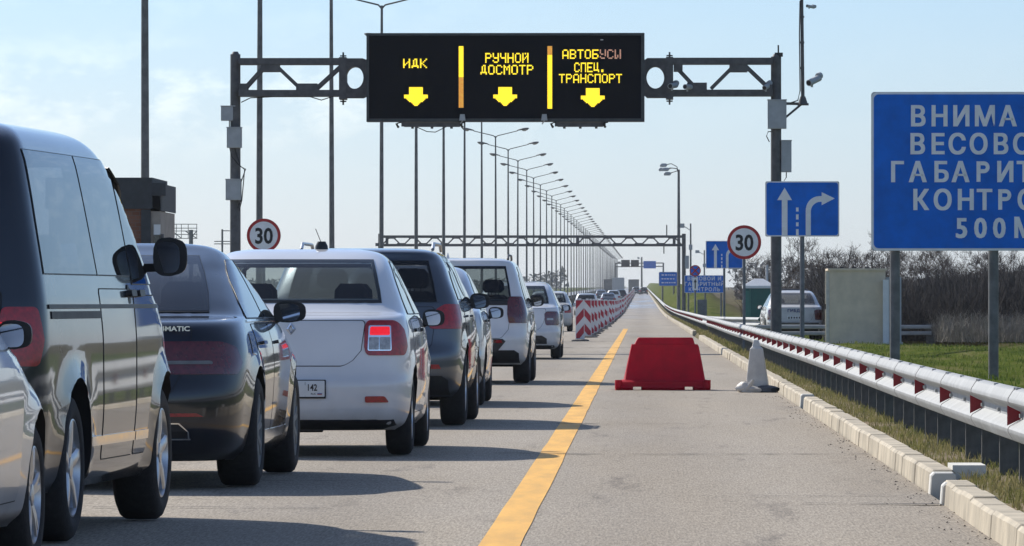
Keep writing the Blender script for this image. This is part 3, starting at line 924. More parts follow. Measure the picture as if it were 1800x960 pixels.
def exec_spec():
    rows = [
        (0.17, 0.22, 4.70, 0.80, .6, 3, .9, 2.6),
        (0.24, 0.08, 4.84, 0.865, .6, 3, .9, 2.6),
        (0.38, 0.00, 4.92, 0.900, .6, 2.9, .9, 2.6),
        (0.55, 0.00, 4.93, 0.915, .6, 2.9, .9, 2.6),
        (0.70, 0.04, 4.88, 0.922, .6, 2.9, .9, 2.6),
        (0.80, 0.06, 4.72, 0.918, .62, 2.8, 1.0, 2.5),
        (0.90, 0.09, 4.35, 0.900, .65, 2.8, 1.0, 2.5),
        (0.96, 0.12, 4.00, 0.880, .7, 2.8, .9, 2.5),
        (1.00, 0.19, 3.75, 0.862, .7, 2.8, .8, 2.8),
        (1.02, 0.34, 3.62, 0.852, .7, 2.9, .7, 3),
        (1.04, 0.55, 3.50, 0.840, .7, 3, .6, 3),
        (1.15, 0.84, 3.22, 0.785, .7, 3, .6, 3),
        (1.28, 1.20, 2.88, 0.715, .7, 3, .6, 3),
        (1.38, 1.55, 2.60, 0.655, .7, 3, .6, 3),
        (1.44, 1.82, 2.38, 0.59, .6, 3, .5, 3),
        (1.475, 1.96, 2.3, 0.49, .3, 3, .3, 3),
        (1.49, 2.05, 2.2, 0.36, .1, 3, .1, 3),
    ]
    r = 0.335
    return dict(
        rows=rows, wheels=[(1.10, r, 0.80, 0.245), (4.04, r, 0.80, 0.225)], paint=P_black, flare=0.02, barrel=0.05, ny=22,
        belt=1.05, ymid=2.2, under=0.17,
        side_windows=[[(1.02, 1.10, 2.10), (1.12, 1.22, 2.12), (1.25, 1.48, 2.13), (1.385, 1.86, 2.12)],
                      [(1.02, 2.17, 3.38), (1.12, 2.18, 3.12), (1.25, 2.19, 2.84), (1.385, 2.20, 2.50)]],
        rear_window=[(1.06, -0.66, 0.66), (1.18, -0.62, 0.62), (1.30, -0.56, 0.56), (1.41, -0.49, 0.49)],
        windshield=[(1.08, -0.72, 0.72), (1.22, -0.66, 0.66), (1.40, -0.55, 0.55)],
        mirror=(0.945, 3.12, 1.06, 0.105, 0.070),
        seats=[(-0.38, 1.75), (0.38, 1.75), (-0.38, 2.55), (0.38, 2.55)],
        glass_rear=G_dark, glass_side=G_mid,
        panels=[('boot_lid', 'rear', [(0.50, -0.44, 0.44), (0.60, -0.52, 0.52), (0.76, -0.60, 0.60), (0.92, -0.62, 0.62), (0.975, -0.62, 0.62)], False),
                ('rear_door', 'side', [(0.30, 1.58, 2.13), (0.50, 1.55, 2.13), (0.68, 1.40, 2.13), (0.84, 1.20, 2.13), (0.99, 1.15, 2.13)], True),
                ('front_door', 'side', [(0.30, 2.15, 3.38), (0.6, 2.15, 3.42), (0.99, 2.15, 3.42)], True)],
        patches=[
            ('tail_light', 'wrap', [(0.69, 0.42, 0.36), (0.76, 0.34, 0.44), (0.85, 0.33, 0.40), (0.885, 0.40, 0.30)], M_taildark, True, dict(off=0.008, depth=0.03, rnd=0.02, nu=16)),
            ('tail_light_strip', 'wrap', [(0.750, 0.46, 0.20), (0.770, 0.45, 0.20)], M_galvdark, True, dict(off=0.011, depth=0.01, rnd=0.008, nu=14)),
            ('boot_lip', 'rear', [(0.905, -0.42, 0.42), (0.925, -0.44, 0.44)], M_chrome, False, dict(off=0.010, depth=0.01)),
            ('reflector', 'rear', [(0.44, 0.36, 0.70), (0.46, 0.36, 0.66)], M_tail, True, dict(off=0.008)),
            ('door_handle', 'side', [(0.86, 1.42, 1.62), (0.88, 1.42, 1.62)], P_black, True, dict(off=0.025, depth=0.03, rnd=0.008)),
            ('door_handle', 'side', [(0.86, 2.38, 2.58), (0.88, 2.38, 2.58)], P_black, True, dict(off=0.025, depth=0.03, rnd=0.008)),
            ('window_moulding', 'side', [(1.000, 1.02, 3.42), (1.012, 1.02, 3.42)], M_chrome, True, dict(off=0.007, nu=26)),
            ('sill_trim', 'side', [(0.27, 1.62, 3.52), (0.33, 1.60, 3.52)], M_chrome, True, dict(off=0.008, nu=16)),
            ('exhaust_trim', 'rear', [(0.395, 0.30, 0.56), (0.403, 0.30, 0.54)], M_chrome, True, dict(off=0.010, depth=0.012)),
            ('exhaust_trim', 'rear', [(0.305, 0.30, 0.62), (0.313, 0.30, 0.62)], M_chrome, True, dict(off=0.010, depth=0.012)),
            ('exhaust_trim', 'rear', [(0.313, 0.605, 0.613), (0.35, 0.605, 0.613), (0.403, 0.54, 0.555)], M_chrome, True, dict(off=0.010, depth=0.012, nu=2)),
            ('exhaust_opening', 'rear', [(0.313, 0.31, 0.60), (0.35, 0.31, 0.60), (0.395, 0.31, 0.54)], M_blk, True, dict(off=0.006, depth=0.012)),
            ('fuel_flap', 'side', [(0.80, 1.00, 1.02), (0.81, 0.88, 1.06), (0.93, 0.86, 1.03), (0.94, 0.90, 0.98)], P_black, False, dict(off=0.004)),
            ('headlight', 'front', [(0.62, 0.45, 0.82), (0.76, 0.45, 0.82)], M_head, True, dict(rnd=0.04)),
        ],
        spokes=7, rim_m=M_galvdark)

def suv_spec(paint_m, Ht=1.66, tall=0.0):
    k = tall
    rows = [
        (0.26, 0.22, 4.30, 0.80, .5, 3, .8, 2.6),
        (0.34, 0.06, 4.45, 0.860, .5, 3, .8, 2.6),
        (0.46, 0.00, 4.52, 0.890, .5, 3, .8, 2.6),
        (0.62, 0.00, 4.55, 0.908, .5, 3, .8, 2.6),
        (0.76, 0.05, 4.52, 0.912, .48, 3, .9, 2.6),
        (0.92, 0.08, 4.38, 0.908, .45, 3, 1.0, 2.5),
        (1.00, 0.10, 4.05, 0.897, .45, 3, 1.0, 2.5),
        (1.06, 0.12, 3.75, 0.885, .45, 3.1, .9, 2.6),
        (1.12, 0.14, 3.50, 0.868, .45, 3.2, .7, 3),
        (1.18+k*.1, 0.17, 3.34, 0.848, .42, 3.2, .6, 3),
        (1.34+k*.5, 0.26, 3.02, 0.790, .42, 3.2, .6, 3),
        (1.48+k*.8, 0.37, 2.72, 0.740, .42, 3.2, .6, 3),
        (1.56+k, 0.44, 2.50, 0.700, .42, 3.2, .6, 3),
        (1.61+k, 0.45, 2.30, 0.650, .42, 3, .6, 3),
        (1.640+k, 0.56, 2.05, 0.55, .35, 3, .5, 3),
        (1.655+k, 0.80, 1.85, 0.40, .2, 3, .2, 3),
    ]
    r = 0.345
    return dict(
        rows=rows, wheels=[(0.93, r, 0.795, 0.225), (3.55, r, 0.795, 0.225)], paint=paint_m, flare=0.025,
        belt=1.14, ymid=1.8, under=0.25,
        side_windows=[[(1.14, 0.72, 1.10), (1.28+k*.5, 0.78, 1.14), (1.44+k*.8, 0.98, 1.16)],
                      [(1.12, 1.17, 1.95), (1.3+k*.5, 1.20, 1.96), (1.53+k, 1.24, 1.97)],
                      [(1.10, 2.03, 3.22), (1.30+k*.5, 2.04, 2.92), (1.53+k, 2.05, 2.50)]],
        rear_window=[(1.12, -0.70, 0.70), (1.32+k*.5, -0.66, 0.66), (1.54+k, -0.60, 0.60)],
        windshield=[(1.16, -0.74, 0.74), (1.35+k*.5, -0.68, 0.68), (1.55+k, -0.60, 0.60)],
        mirror=(0.955, 2.90, 1.13, 0.095, 0.075),
        seats=[(-0.36, 1.5), (0.36, 1.5), (-0.38, 2.3), (0.38, 2.3)],
        glass_rear=G_dark, glass_side=G_dark, seat_h=0.55,
        panels=[('tailgate', 'rear', [(0.62, -0.56, 0.56), (0.74, -0.66, 0.66), (0.9, -0.68, 0.68), (1.08, -0.68, 0.68)], False),
                ('rear_door', 'side', [(0.38, 1.40, 1.98), (0.55, 1.38, 1.98), (0.75, 1.26, 1.98), (0.9, 1.13, 1.98), (1.08, 1.10, 1.98)], True),
                ('front_door', 'side', [(0.38, 2.0, 3.05), (0.7, 2.0, 3.12), (1.08, 2.0, 3.18)], True)],
        patches=[
            ('lower_bumper', 'rear', [(0.29, -0.80, 0.80), (0.42, -0.80, 0.80), (0.46, -0.74, 0.74)], M_black, False, dict(off=0.008, rnd=0.0)),
            ('door_handle', 'side', [(0.98, 1.28, 1.46), (1.00, 1.28, 1.46)], paint_m, True, dict(off=0.025, depth=0.03, rnd=0.008)),
            ('door_handle', 'side', [(0.98, 2.12, 2.30), (1.00, 2.12, 2.30)], paint_m, True, dict(off=0.025, depth=0.03, rnd=0.008)),
            ('headlight', 'front', [(0.72, 0.45, 0.82), (0.88, 0.45, 0.82)], M_head, True, dict(rnd=0.04)),
        ],
        spokes=5)

def roof_rails(root, sh, z, y0, y1, x, m):
    for sd in (-1, 1):
        mb = MB()
        pts = []
        for k in range(11):
            t = k / 10
            y = y0 + (y1 - y0) * t
            e = min(1, min(t, 1 - t) / 0.12)
            pts.append((sd * x, y, z + 0.055 * math.sin(e * PI / 2) - 0.01))
        mb.tube(pts, 0.016, 8)
        mb.build('roof_rail', m, root, smooth=50)

def place(d_rear, x_right, halfw, yaw=0.0, z=None):
    """rear bumper depth, lateral position of the right flank -> root location, rotation"""
    return ((x_right - halfw, d_rear, zr(d_rear) if z is None else z), yaw)

# ================================================================== ground, road
def ground_h(x, Y):
    z = zr(Y)
    if x < -8.2 and x > -10.4: return z + 0.10
    if x <= 1.80: return z - 0.06
    h = 0.07 * min(1, (x - 1.80) / 0.1)
    if x > 2.6:
        h += 0.10 * math.sin(x * 0.9 + Y * 0.05) * min(1, (x - 2.6) / 1.5) * 0.6
        h += 0.05 * math.sin(x * 2.3 + Y * 0.21 + 1.0) * min(1, (x - 2.6) / 1.5)
    if x > 3.2 and 120 < Y < 300:
        e = min(1, (Y - 120) / 50.0, (300 - Y) / 60.0); h -= 0.22 * e * min(1, (x - 3.2) / 1.0)
    # grassed bank beside the carriageway farther on
    if Y > 430:
        a = min(1, (Y - 430) / 200.0)
        b = max(0.0, min(1, (x - 2.4) / 2.2)); b = b * b * (3 - 2*b)
        c = max(0.0, min(1, (9.5 - x) / 4.0)); c = c*c*(3 - 2*c)
        h += 2.3 * a * b * c
    return z + h

def sheet(xs, ys, fn, name, m, kind='structure'):
    vs = [(x, y, fn(x, y)) for y in ys for x in xs]
    n = len(xs)
    fs = [(j*n + i, j*n + i + 1, (j+1)*n + i + 1, (j+1)*n + i) for j in range(len(ys)-1) for i in range(n-1)]
    me = bpy.data.meshes.new(name); me.from_pydata(vs, [], fs); me.materials.append(m)
    for p in me.polygons: p.use_smooth = True
    o = bpy.data.objects.new(name, me); col.objects.link(o)
    if kind: o['kind'] = kind
    return o

def asphalt_mat():
    m = bpy.data.materials.new('asphalt'); m.use_nodes = True
    nt = m.node_tree; b = nt.nodes['Principled BSDF']; L = nt.links
    tc = nt.nodes.new('ShaderNodeTexCoord')
    def noise(scale, st, det=5, rough=0.6):
        mp = nt.nodes.new('ShaderNodeMapping'); mp.inputs['Scale'].default_value = st
        L.new(tc.outputs['Object'], mp.inputs['Vector'])
        n = nt.nodes.new('ShaderNodeTexNoise'); n.inputs['Scale'].default_value = scale; n.inputs['Detail'].default_value = det; n.inputs['Roughness'].default_value = rough
        L.new(mp.outputs[0], n.inputs['Vector']); return n
    fine = noise(85, (1, 0.055, 1), 3, 0.8)     # stone grain, dragged along by the rolling traffic
    big = noise(0.7, (1, 0.06, 1), 5, 0.6)      # worn wheel tracks and patches
    mid = noise(26.0, (1, 0.035, 1), 3, 0.7)
    r1 = nt.nodes.new('ShaderNodeValToRGB')
    r1.color_ramp.elements[0].position = 0.30; r1.color_ramp.elements[0].color = (0.165, 0.143, 0.115, 1)
    r1.color_ramp.elements[1].position = 0.72; r1.color_ramp.elements[1].color = (0.54, 0.468, 0.372, 1)
    L.new(fine.outputs['Fac'], r1.inputs[0])
    r2 = nt.nodes.new('ShaderNodeValToRGB')
    r2.color_ramp.elements[0].position = 0.3; r2.color_ramp.elements[0].color = (0.84, 0.84, 0.84, 1)
    r2.color_ramp.elements[1].position = 0.7; r2.color_ramp.elements[1].color = (1.06, 1.05, 1.03, 1)
    L.new(big.outputs['Fac'], r2.inputs[0])
    r3 = nt.nodes.new('ShaderNodeValToRGB')
    r3.color_ramp.elements[0].position = 0.25; r3.color_ramp.elements[0].color = (0.86, 0.85, 0.84, 1)
    r3.color_ramp.elements[1].position = 0.6; r3.color_ramp.elements[1].color = (1, 1, 1, 1)
    L.new(mid.outputs['Fac'], r3.inputs[0])
    a = nt.nodes.new('ShaderNodeMixRGB'); a.blend_type = 'MULTIPLY'; a.inputs[0].default_value = 1
    c = nt.nodes.new('ShaderNodeMixRGB'); c.blend_type = 'MULTIPLY'; c.inputs[0].default_value = 1
    L.new(r1.outputs[0], a.inputs[1]); L.new(r2.outputs[0], a.inputs[2])
    L.new(a.outputs[0], c.inputs[1]); L.new(r3.outputs[0], c.inputs[2]); L.new(c.outputs[0], b.inputs['Base Color'])
    # oil drips and rubber smears down the lane middles, and old repair patches
    st = noise(2.2, (1, 0.10, 1), 5, 0.75)
    r4 = nt.nodes.new('ShaderNodeValToRGB')
    r4.color_ramp.elements[0].position = 0.30; r4.color_ramp.elements[0].color = (0.58, 0.57, 0.57, 1)
    r4.color_ramp.elements[1].position = 0.43; r4.color_ramp.elements[1].color = (1, 1, 1, 1)
    L.new(st.outputs['Fac'], r4.inputs[0])
    tr = nt.nodes.new('ShaderNodeTexWave'); tr.wave_type = 'BANDS'; tr.bands_direction = 'X'; tr.inputs['Scale'].default_value = 0.17; tr.inputs['Distortion'].default_value = 0.6; tr.inputs['Detail'].default_value = 2
    L.new(tc.outputs['Object'], tr.inputs['Vector'])
    r5 = nt.nodes.new('ShaderNodeValToRGB'); r5.color_ramp.elements[0].color = (0.90, 0.89, 0.88, 1); r5.color_ramp.elements[1].color = (1.05, 1.05, 1.05, 1)
    L.new(tr.outputs[0], r5.inputs[0])
    d1 = nt.nodes.new('ShaderNodeMixRGB'); d1.blend_type = 'MULTIPLY'; d1.inputs[0].default_value = 1
    d2 = nt.nodes.new('ShaderNodeMixRGB'); d2.blend_type = 'MULTIPLY'; d2.inputs[0].default_value = 1
    L.new(c.outputs[0], d1.inputs[1]); L.new(r4.outputs[0], d1.inputs[2]); L.new(d1.outputs[0], d2.inputs[1]); L.new(r5.outputs[0], d2.inputs[2]); L.new(d2.outputs[0], b.inputs['Base Color'])
    # heat mirage imitated by lower roughness far off, mirroring the sky at grazing angles
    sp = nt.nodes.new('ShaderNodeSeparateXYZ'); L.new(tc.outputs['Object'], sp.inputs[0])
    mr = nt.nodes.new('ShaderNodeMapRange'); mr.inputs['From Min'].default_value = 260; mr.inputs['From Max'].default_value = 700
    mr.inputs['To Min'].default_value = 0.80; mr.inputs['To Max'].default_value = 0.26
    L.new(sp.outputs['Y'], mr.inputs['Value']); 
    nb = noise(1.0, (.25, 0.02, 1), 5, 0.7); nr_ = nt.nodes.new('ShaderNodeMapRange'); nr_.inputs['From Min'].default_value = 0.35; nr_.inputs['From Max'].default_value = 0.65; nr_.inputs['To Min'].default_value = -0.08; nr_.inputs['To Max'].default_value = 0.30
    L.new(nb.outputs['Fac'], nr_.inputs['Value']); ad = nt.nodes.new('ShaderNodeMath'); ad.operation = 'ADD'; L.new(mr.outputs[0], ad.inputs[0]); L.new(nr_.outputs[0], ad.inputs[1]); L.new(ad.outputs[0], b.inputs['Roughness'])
    bp = nt.nodes.new('ShaderNodeBump'); bp.inputs['Strength'].default_value = 0.25; bp.inputs['Distance'].default_value = 0.004
    L.new(fine.outputs['Fac'], bp.inputs['Height'])
    bs = nt.nodes.new('ShaderNodeMapRange'); bs.inputs['From Min'].default_value = 120; bs.inputs['From Max'].default_value = 260
    bs.inputs['To Min'].default_value = 0.25; bs.inputs['To Max'].default_value = 0.0
    L.new(sp.outputs['Y'], bs.inputs['Value']); L.new(bs.outputs[0], bp.inputs['Strength'])
    L.new(bp.outputs[0], b.inputs['Normal'])
    return m
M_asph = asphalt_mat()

def grass_ground():
    m = bpy.data.materials.new('verge_soil_and_grass'); m.use_nodes = True
    nt = m.node_tree; b = nt.nodes['Principled BSDF']; L = nt.links
    tc = nt.nodes.new('ShaderNodeTexCoord')
    def noise(scale, st, det=6):
        mp = nt.nodes.new('ShaderNodeMapping'); mp.inputs['Scale'].default_value = st
        L.new(tc.outputs['Object'], mp.inputs['Vector'])
        n = nt.nodes.new('ShaderNodeTexNoise'); n.inputs['Scale'].default_value = scale; n.inputs['Detail'].default_value = det; n.inputs['Roughness'].default_value = 0.65
        L.new(mp.outputs[0], n.inputs['Vector']); return n
    n1 = noise(1.1, (1, 0.12, 1)); n2 = noise(9, (1, 0.2, 1))
    r = nt.nodes.new('ShaderNodeValToRGB')
    e = r.color_ramp.elements
    e[0].position = 0.30; e[0].color = (0.045, 0.070, 0.018, 1)
    e[1].position = 0.70; e[1].color = (0.17, 0.155, 0.075, 1)
    k = e.new(0.5); k.color = (0.10, 0.125, 0.030, 1)
    L.new(n1.outputs['Fac'], r.inputs[0])
    r2 = nt.nodes.new('ShaderNodeValToRGB'); r2.color_ramp.elements[0].position = 0.3; r2.color_ramp.elements[0].color = (0.6, 0.6, 0.6, 1)
    r2.color_ramp.elements[1].position = 0.7; r2.color_ramp.elements[1].color = (1.15, 1.15, 1.1, 1)
    L.new(n2.outputs['Fac'], r2.inputs[0])
    a = nt.nodes.new('ShaderNodeMixRGB'); a.blend_type = 'MULTIPLY'; a.inputs[0].default_value = 1
    L.new(r.outputs[0], a.inputs[1]); L.new(r2.outputs[0], a.inputs[2])
    L.new(a.outputs[0], b.inputs['Base Color']); b.inputs['Roughness'].default_value = 1.0; _in(b, ['Specular IOR Level'], 0.0)
    # ploughed brown field away from the verge
    sp = nt.nodes.new('ShaderNodeSeparateXYZ'); L.new(tc.outputs['Object'], sp.inputs[0])
    mA = nt.nodes.new('ShaderNodeMapRange'); mA.inputs['From Min'].default_value = 5.0; mA.inputs['From Max'].default_value = 8.0; L.new(sp.outputs['X'], mA.inputs['Value'])
    mB = nt.nodes.new('ShaderNodeMapRange'); mB.inputs['From Min'].default_value = 172; mB.inputs['From Max'].default_value = 186; L.new(sp.outputs['Y'], mB.inputs['Value'])
    mm = nt.nodes.new('ShaderNodeMath'); mm.operation = 'MULTIPLY'; L.new(mA.outputs[0], mm.inputs[0]); L.new(mB.outputs[0], mm.inputs[1])
    n3 = noise(0.35, (1, 0.05, 1)); r3 = nt.nodes.new('ShaderNodeValToRGB')
    r3.color_ramp.elements[0].position = .35; r3.color_ramp.elements[0].color = (0.075, 0.06, 0.045, 1)
    r3.color_ramp.elements[1].position = .65; r3.color_ramp.elements[1].color = (0.13, 0.115, 0.06, 1)
    L.new(n3.outputs['Fac'], r3.inputs[0])
    f = nt.nodes.new('ShaderNodeMixRGB'); L.new(mm.outputs[0], f.inputs[0]); L.new(a.outputs[0], f.inputs[1]); L.new(r3.outputs[0], f.inputs[2])
    # bare trodden soil in the strip between kerb and rail
    mC = nt.nodes.new('ShaderNodeMapRange'); mC.inputs['From Min'].default_value = 2.55; mC.inputs['From Max'].default_value = 2.25; L.new(sp.outputs['X'], mC.inputs['Value'])
    mD = nt.nodes.new('ShaderNodeMapRange'); mD.inputs['From Min'].default_value = 1.7; mD.inputs['From Max'].default_value = 1.8; L.new(sp.outputs['X'], mD.inputs['Value'])
    n4 = noise(2.2, (1, 0.25, 1)); r4 = nt.nodes.new('ShaderNodeValToRGB')
    r4.color_ramp.elements[0].position = .38; r4.color_ramp.elements[0].color = (0.10, 0.11, 0.045, 1)
    r4.color_ramp.elements[1].position = .58; r4.color_ramp.elements[1].color = (0.24, 0.195, 0.14, 1)
    L.new(n4.outputs['Fac'], r4.inputs[0])
    m4 = nt.nodes.new('ShaderNodeMath'); m4.operation = 'MULTIPLY'; L.new(mC.outputs[0], m4.inputs[0]); L.new(mD.outputs[0], m4.inputs[1])
    g = nt.nodes.new('ShaderNodeMixRGB'); L.new(m4.outputs[0], g.inputs[0]); L.new(f.outputs[0], g.inputs[1]); L.new(r4.outputs[0], g.inputs[2])
    L.new(g.outputs[0], b.inputs['Base Color'])
    return m
M_ground = grass_ground()
ys = [-300, -50, 0] + list(range(15, 440, 5)) + list(range(440, 1000, 20)) + list(range(1000, 3501, 100)) + [4500, 6000]
xs = [-3000, -900, -300, -100, -50, -30, -21, -20, -10.45, -10.4, -9.3, -8.2, -8.15, -3, 1.80, 1.90, 2.1, 2.4, 2.7] + \
     [3 + 0.4*i for i in range(1, 40)] + [20, 22, 24, 26, 30, 40, 60, 100, 300, 900, 3000]
sheet(xs, ys, ground_h, 'ground', M_ground)
ry = [-60, 0] + list(range(20, 1000, 10)) + list(range(1000, 3501, 50)) + [3600]
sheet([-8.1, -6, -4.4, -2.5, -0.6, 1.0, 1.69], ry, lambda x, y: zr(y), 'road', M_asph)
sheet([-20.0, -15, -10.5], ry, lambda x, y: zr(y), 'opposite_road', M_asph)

M_yellow = mat('yellow_line_paint', (0.80, 0.43, 0.07), 0.65, noise=0.14, nscale=6, stretch=(1, 0.12, 1))
M_whiteline = mat('white_line_paint', (0.60, 0.60, 0.57), 0.65, noise=0.12, nscale=6, stretch=(1, 0.12, 1))
def xline(y): return -0.665
yl = [y for y in ry if y <= 255 and y >= 0] + [258]
rnd0 = random.Random(3)
def strip(name, x0, x1, ya, yb, m, z=0.004, step=5):
    n = max(1, int((yb - ya) / step))
    vs = []; fs = []
    for i in range(n + 1):
        y = ya + (yb - ya) * i / n
        vs += [(x0 + rnd0.uniform(-.004, .004), y, zr(y) + z), (x1 + rnd0.uniform(-.004, .004), y, zr(y) + z)]
        if i: k = 2*i; fs.append((k-2, k-1, k+1, k))
    me = bpy.data.meshes.new(name); me.from_pydata(vs, [], fs); me.materials.append(m)
    o = bpy.data.objects.new(name, me); col.objects.link(o); o['kind'] = 'structure'
    return o
strip('yellow_edge_line', -0.755, -0.560, 10, 258, M_yellow, step=2)
# dashed white line between the two queue lanes
vs = []; fs = []
y = 22
while y < 900:
    k = len(vs)
    vs += [(-4.55, y, zr(y) + .004), (-4.40, y, zr(y) + .004), (-4.40, y + 3, zr(y+3) + .004), (-4.55, y + 3, zr(y+3) + .004)]
    fs.append((k, k+1, k+2, k+3)); y += 9
me = bpy.data.meshes.new('lane_line'); me.from_pydata(vs, [], fs); me.materials.append(M_whiteline)
o = bpy.data.objects.new('lane_line', me); col.objects.link(o); o['kind'] = 'structure'

# cracks and joints running across the road
M_crack = mat('crack_tar', (0.022, 0.020, 0.020), 0.9, noise=0.3)
mb = MB(); rc = random.Random(11)
def crack(x0, x1, y, w, wob=0.15, drift=0.0):
    n = max(4, int((x1 - x0) / 0.12)); pts = []
    yy = y
    for i in range(n + 1):
        yy += rc.uniform(-wob, wob) * (0.25 if y < 60 else .8) + drift / n + 0.15*wob*math.sin(i*.31 + y)
        ww = w * rc.uniform(0.1, 1.1) * (1 if rc.random() > .12 else .05)
        pts.append((x0 + (x1 - x0) * i / n, yy, ww))
    vs = []; fs = []
    for i, (x, q, ww) in enumerate(pts):
        vs += [(x, q - ww/2, zr(q) + 0.008), (x, q + ww/2, zr(q) + 0.008)]
        if i: k = 2*i; fs.append((k-2, k, k+1, k-1))
    mb.add(vs, fs)
for (x0, x1, y, w) in ((-1.1, 1.66, 46.3, .10), (-0.62, -0.40, 45.9, .05), (-3.4, -1.5, 39.2, .05), (-1.2, 0.4, 57.6, .06), (-2.2, 1.66, 152, .55), (-3.0, -0.7, 139, .35),
                       (-2.2, 1.6, 176, .5), (-1.9, 1.5, 187, .4), (-2.0, 1.5, 205, .4), (-1.6, 1.6, 224, .5), (-1.9, 1.5, 252, .5),
                       (-2.2, 1.6, 290, .6), (-2.2, 1.6, 330, .6), (-0.3, 1.68, 36.2, .03), (0.9, 1.66, 34.9, .12), (0.3, 1.68, 79.0, .12), (-3.0, -1.7, 34.2, .05)):
    crack(x0, x1, y, w)
mb.build('road_cracks', M_crack, recalc=False)['kind'] = 'structure'
# grit washed up along the kerb and crumbs on the asphalt
mb = MB(); rg = random.Random(5)
for i in range(300):
    y = rg.uniform(28, 75) if i < 380 else rg.uniform(28, 120)
    x = 1.68 - abs(rg.gauss(0, 0.10)) if i < 430 else rg.uniform(-3, 1.6)
    if 31 < y < 36 and rg.random() < 0.5: x -= abs(rg.gauss(0, 0.12))
    s = rg.uniform(0.002, 0.008)
    mb.add([(x - s, y - s, .002), (x + s, y - s*.6, .002), (x + s*.7, y + s, .002), (x - s*.6, y + s, .002), (x, y, .002 + s)], [(0,1,4), (1,2,4), (2,3,4), (3,0,4)])
tag(mb.build('grit', mat('grit', (0.07, 0.06, 0.05), 0.95, noise=0.4), recalc=False), 'dark grit and crumbs gathered at the foot of the kerb', 'grit', kind='stuff')

# kerb
M_kerb = mat('kerb_concrete', (0.47, 0.41, 0.31), 0.85, noise=0.26, nscale=2.6, bump=0.25, bscale=40)
M_kerbw = mat('kerb_whitewash', (0.70, 0.68, 0.62), 0.8, noise=0.06, nscale=6, bump=0.15, bscale=40)
mb = MB(); rk = random.Random(2)
def kerb_block(y0, y1, x0, white=False):
    dx = rk.uniform(-.008, .008); dz = rk.uniform(-.006, .006); w = 0.16
    h = 0.13 + dz
    def ring(y, k=0.0):
        z = zr(y)
        c = 0.018
        return [Vector(p) for p in ((x0+dx+k, y, z-.05), (x0+dx+0.012+k, y, z+h-c-k), (x0+dx+0.012+c+k, y, z+h-k), (x0+dx+w-c-k, y, z+h-k), (x0+dx+w-k, y, z+h-c-k), (x0+dx+w-k, y, z-.05))]
    mb.cur = 1 if white else 0
    mb.loft([ring(y0, 0.006), ring(y0 + 0.012), ring(y1 - 0.012), ring(y1, 0.006)])
y = 16.0
while y < 420:
    L_ = 1.0 if y < 130 else 3.0
    if 34.9 < y < 37.0 or 65.5 < y < 67.2 or 186 < y < 213: y += 0.5; continue
    x0 = 1.665 if y < 36 else (1.69 if y < 66 else (1.70 if y < 187 else 1.72))
    last = (34.4 < y + L_ < 35.9)
    wh = (36.9 < y < 37.6)
    kerb_block(y + 0.008, y + L_ - 0.008, x0)
    y += L_
kerb_block(34.7, 34.86, 1.655, True); kerb_block(36.75, 36.95, 1.685, True); kerb_block(67.3, 67.5, 1.70, True)
mb.cur = 1; mb.box((1.86, 37.5, 0.0), (2.06, 38.1, 0.15)); mb.cur = 0
for a in range(420, 3400, 20):
    kerb_block(a, a + 20, 1.70)
k = mb.build('kerb', [M_kerb, M_kerbw]); k['kind'] = 'structure'
# white paint along the top edge of the kerb stones is worn away except at the ends

# ------------------------------------------------------------------ grass blades
M_gr = mat('grass_blades', (0.11, 0.13, 0.03), 0.8, c2=(0.32, 0.26, 0.13), nscale=2.5, noise=0.2)
M_gr2 = mat('lawn_blades', (0.06, 0.11, 0.02), 0.8, c2=(0.17, 0.19, 0.045), nscale=0.8, noise=0.2, stretch=(1, .25, 1))
for _m in (M_gr, M_gr2):      # light comes through the blades
    _nt = _m.node_tree; _b = _nt.nodes['Principled BSDF']; _o = [n for n in _nt.nodes if n.type == 'OUTPUT_MATERIAL'][0]
    _in(_b, ['Specular IOR Level'], 0.1)
    _t = _nt.nodes.new('ShaderNodeBsdfTranslucent'); _mx = _nt.nodes.new('ShaderNodeMixShader'); _mx.inputs[0].default_value = 0.45
    _nt.links.new(_b.inputs['Base Color'].links[0].from_socket, _t.inputs[0])
    _nt.links.new(_b.outputs[0], _mx.inputs[1]); _nt.links.new(_t.outputs[0], _mx.inputs[2]); _nt.links.new(_mx.outputs[0], _o.inputs['Surface'])
def blades(name, n, fx, h0, h1, w, m, label, seed):
    rr = random.Random(seed); vs = []; fs = []
    for i in range(n):
        x, y = fx(rr)
        z = ground_h(x, y)
        h = rr.uniform(h0, h1); a = rr.uniform(0, PI); lx = rr.gauss(0, .35) * h; ly = rr.gauss(0, .35) * h
        dx, dy = math.cos(a) * w, math.sin(a) * w
        k = len(vs)
        vs += [(x-dx, y-dy, z-.01), (x+dx, y+dy, z-.01), (x+lx*.5+dx*.6, y+ly*.5+dy*.6, z+h*.6), (x+lx*.5-dx*.6, y+ly*.5-dy*.6, z+h*.6), (x+lx, y+ly, z+h*rr.uniform(.8, 1))]
        fs += [(k, k+1, k+2, k+3), (k+3, k+2, k+4)]
    me = bpy.data.meshes.new(name); me.from_pydata(vs, [], fs); me.materials.append(m)
    o = bpy.data.objects.new(name, me); col.objects.link(o)
    tag(o, label, 'grass', kind='stuff')
def clump(rr, x0, x1, y0, y1, k=1.6):
    for _ in range(40):
        x = rr.uniform(x0, x1); y = y0 + (y1 - y0) * rr.random() ** k
        v = math.sin(x*5.1 + y*0.9) * math.sin(y*0.37 + x*2.0) + 0.5*math.sin(y*1.7 + x)
        if v > rr.uniform(-1.6, .6): return x, y
    return x, y
blades('verge_grass', 15000, lambda r: clump(r, 1.90, 2.45, 24, 130), 0.015, 0.085, 0.004, M_gr, 'short patchy grass growing between kerb and guardrail posts', 1)
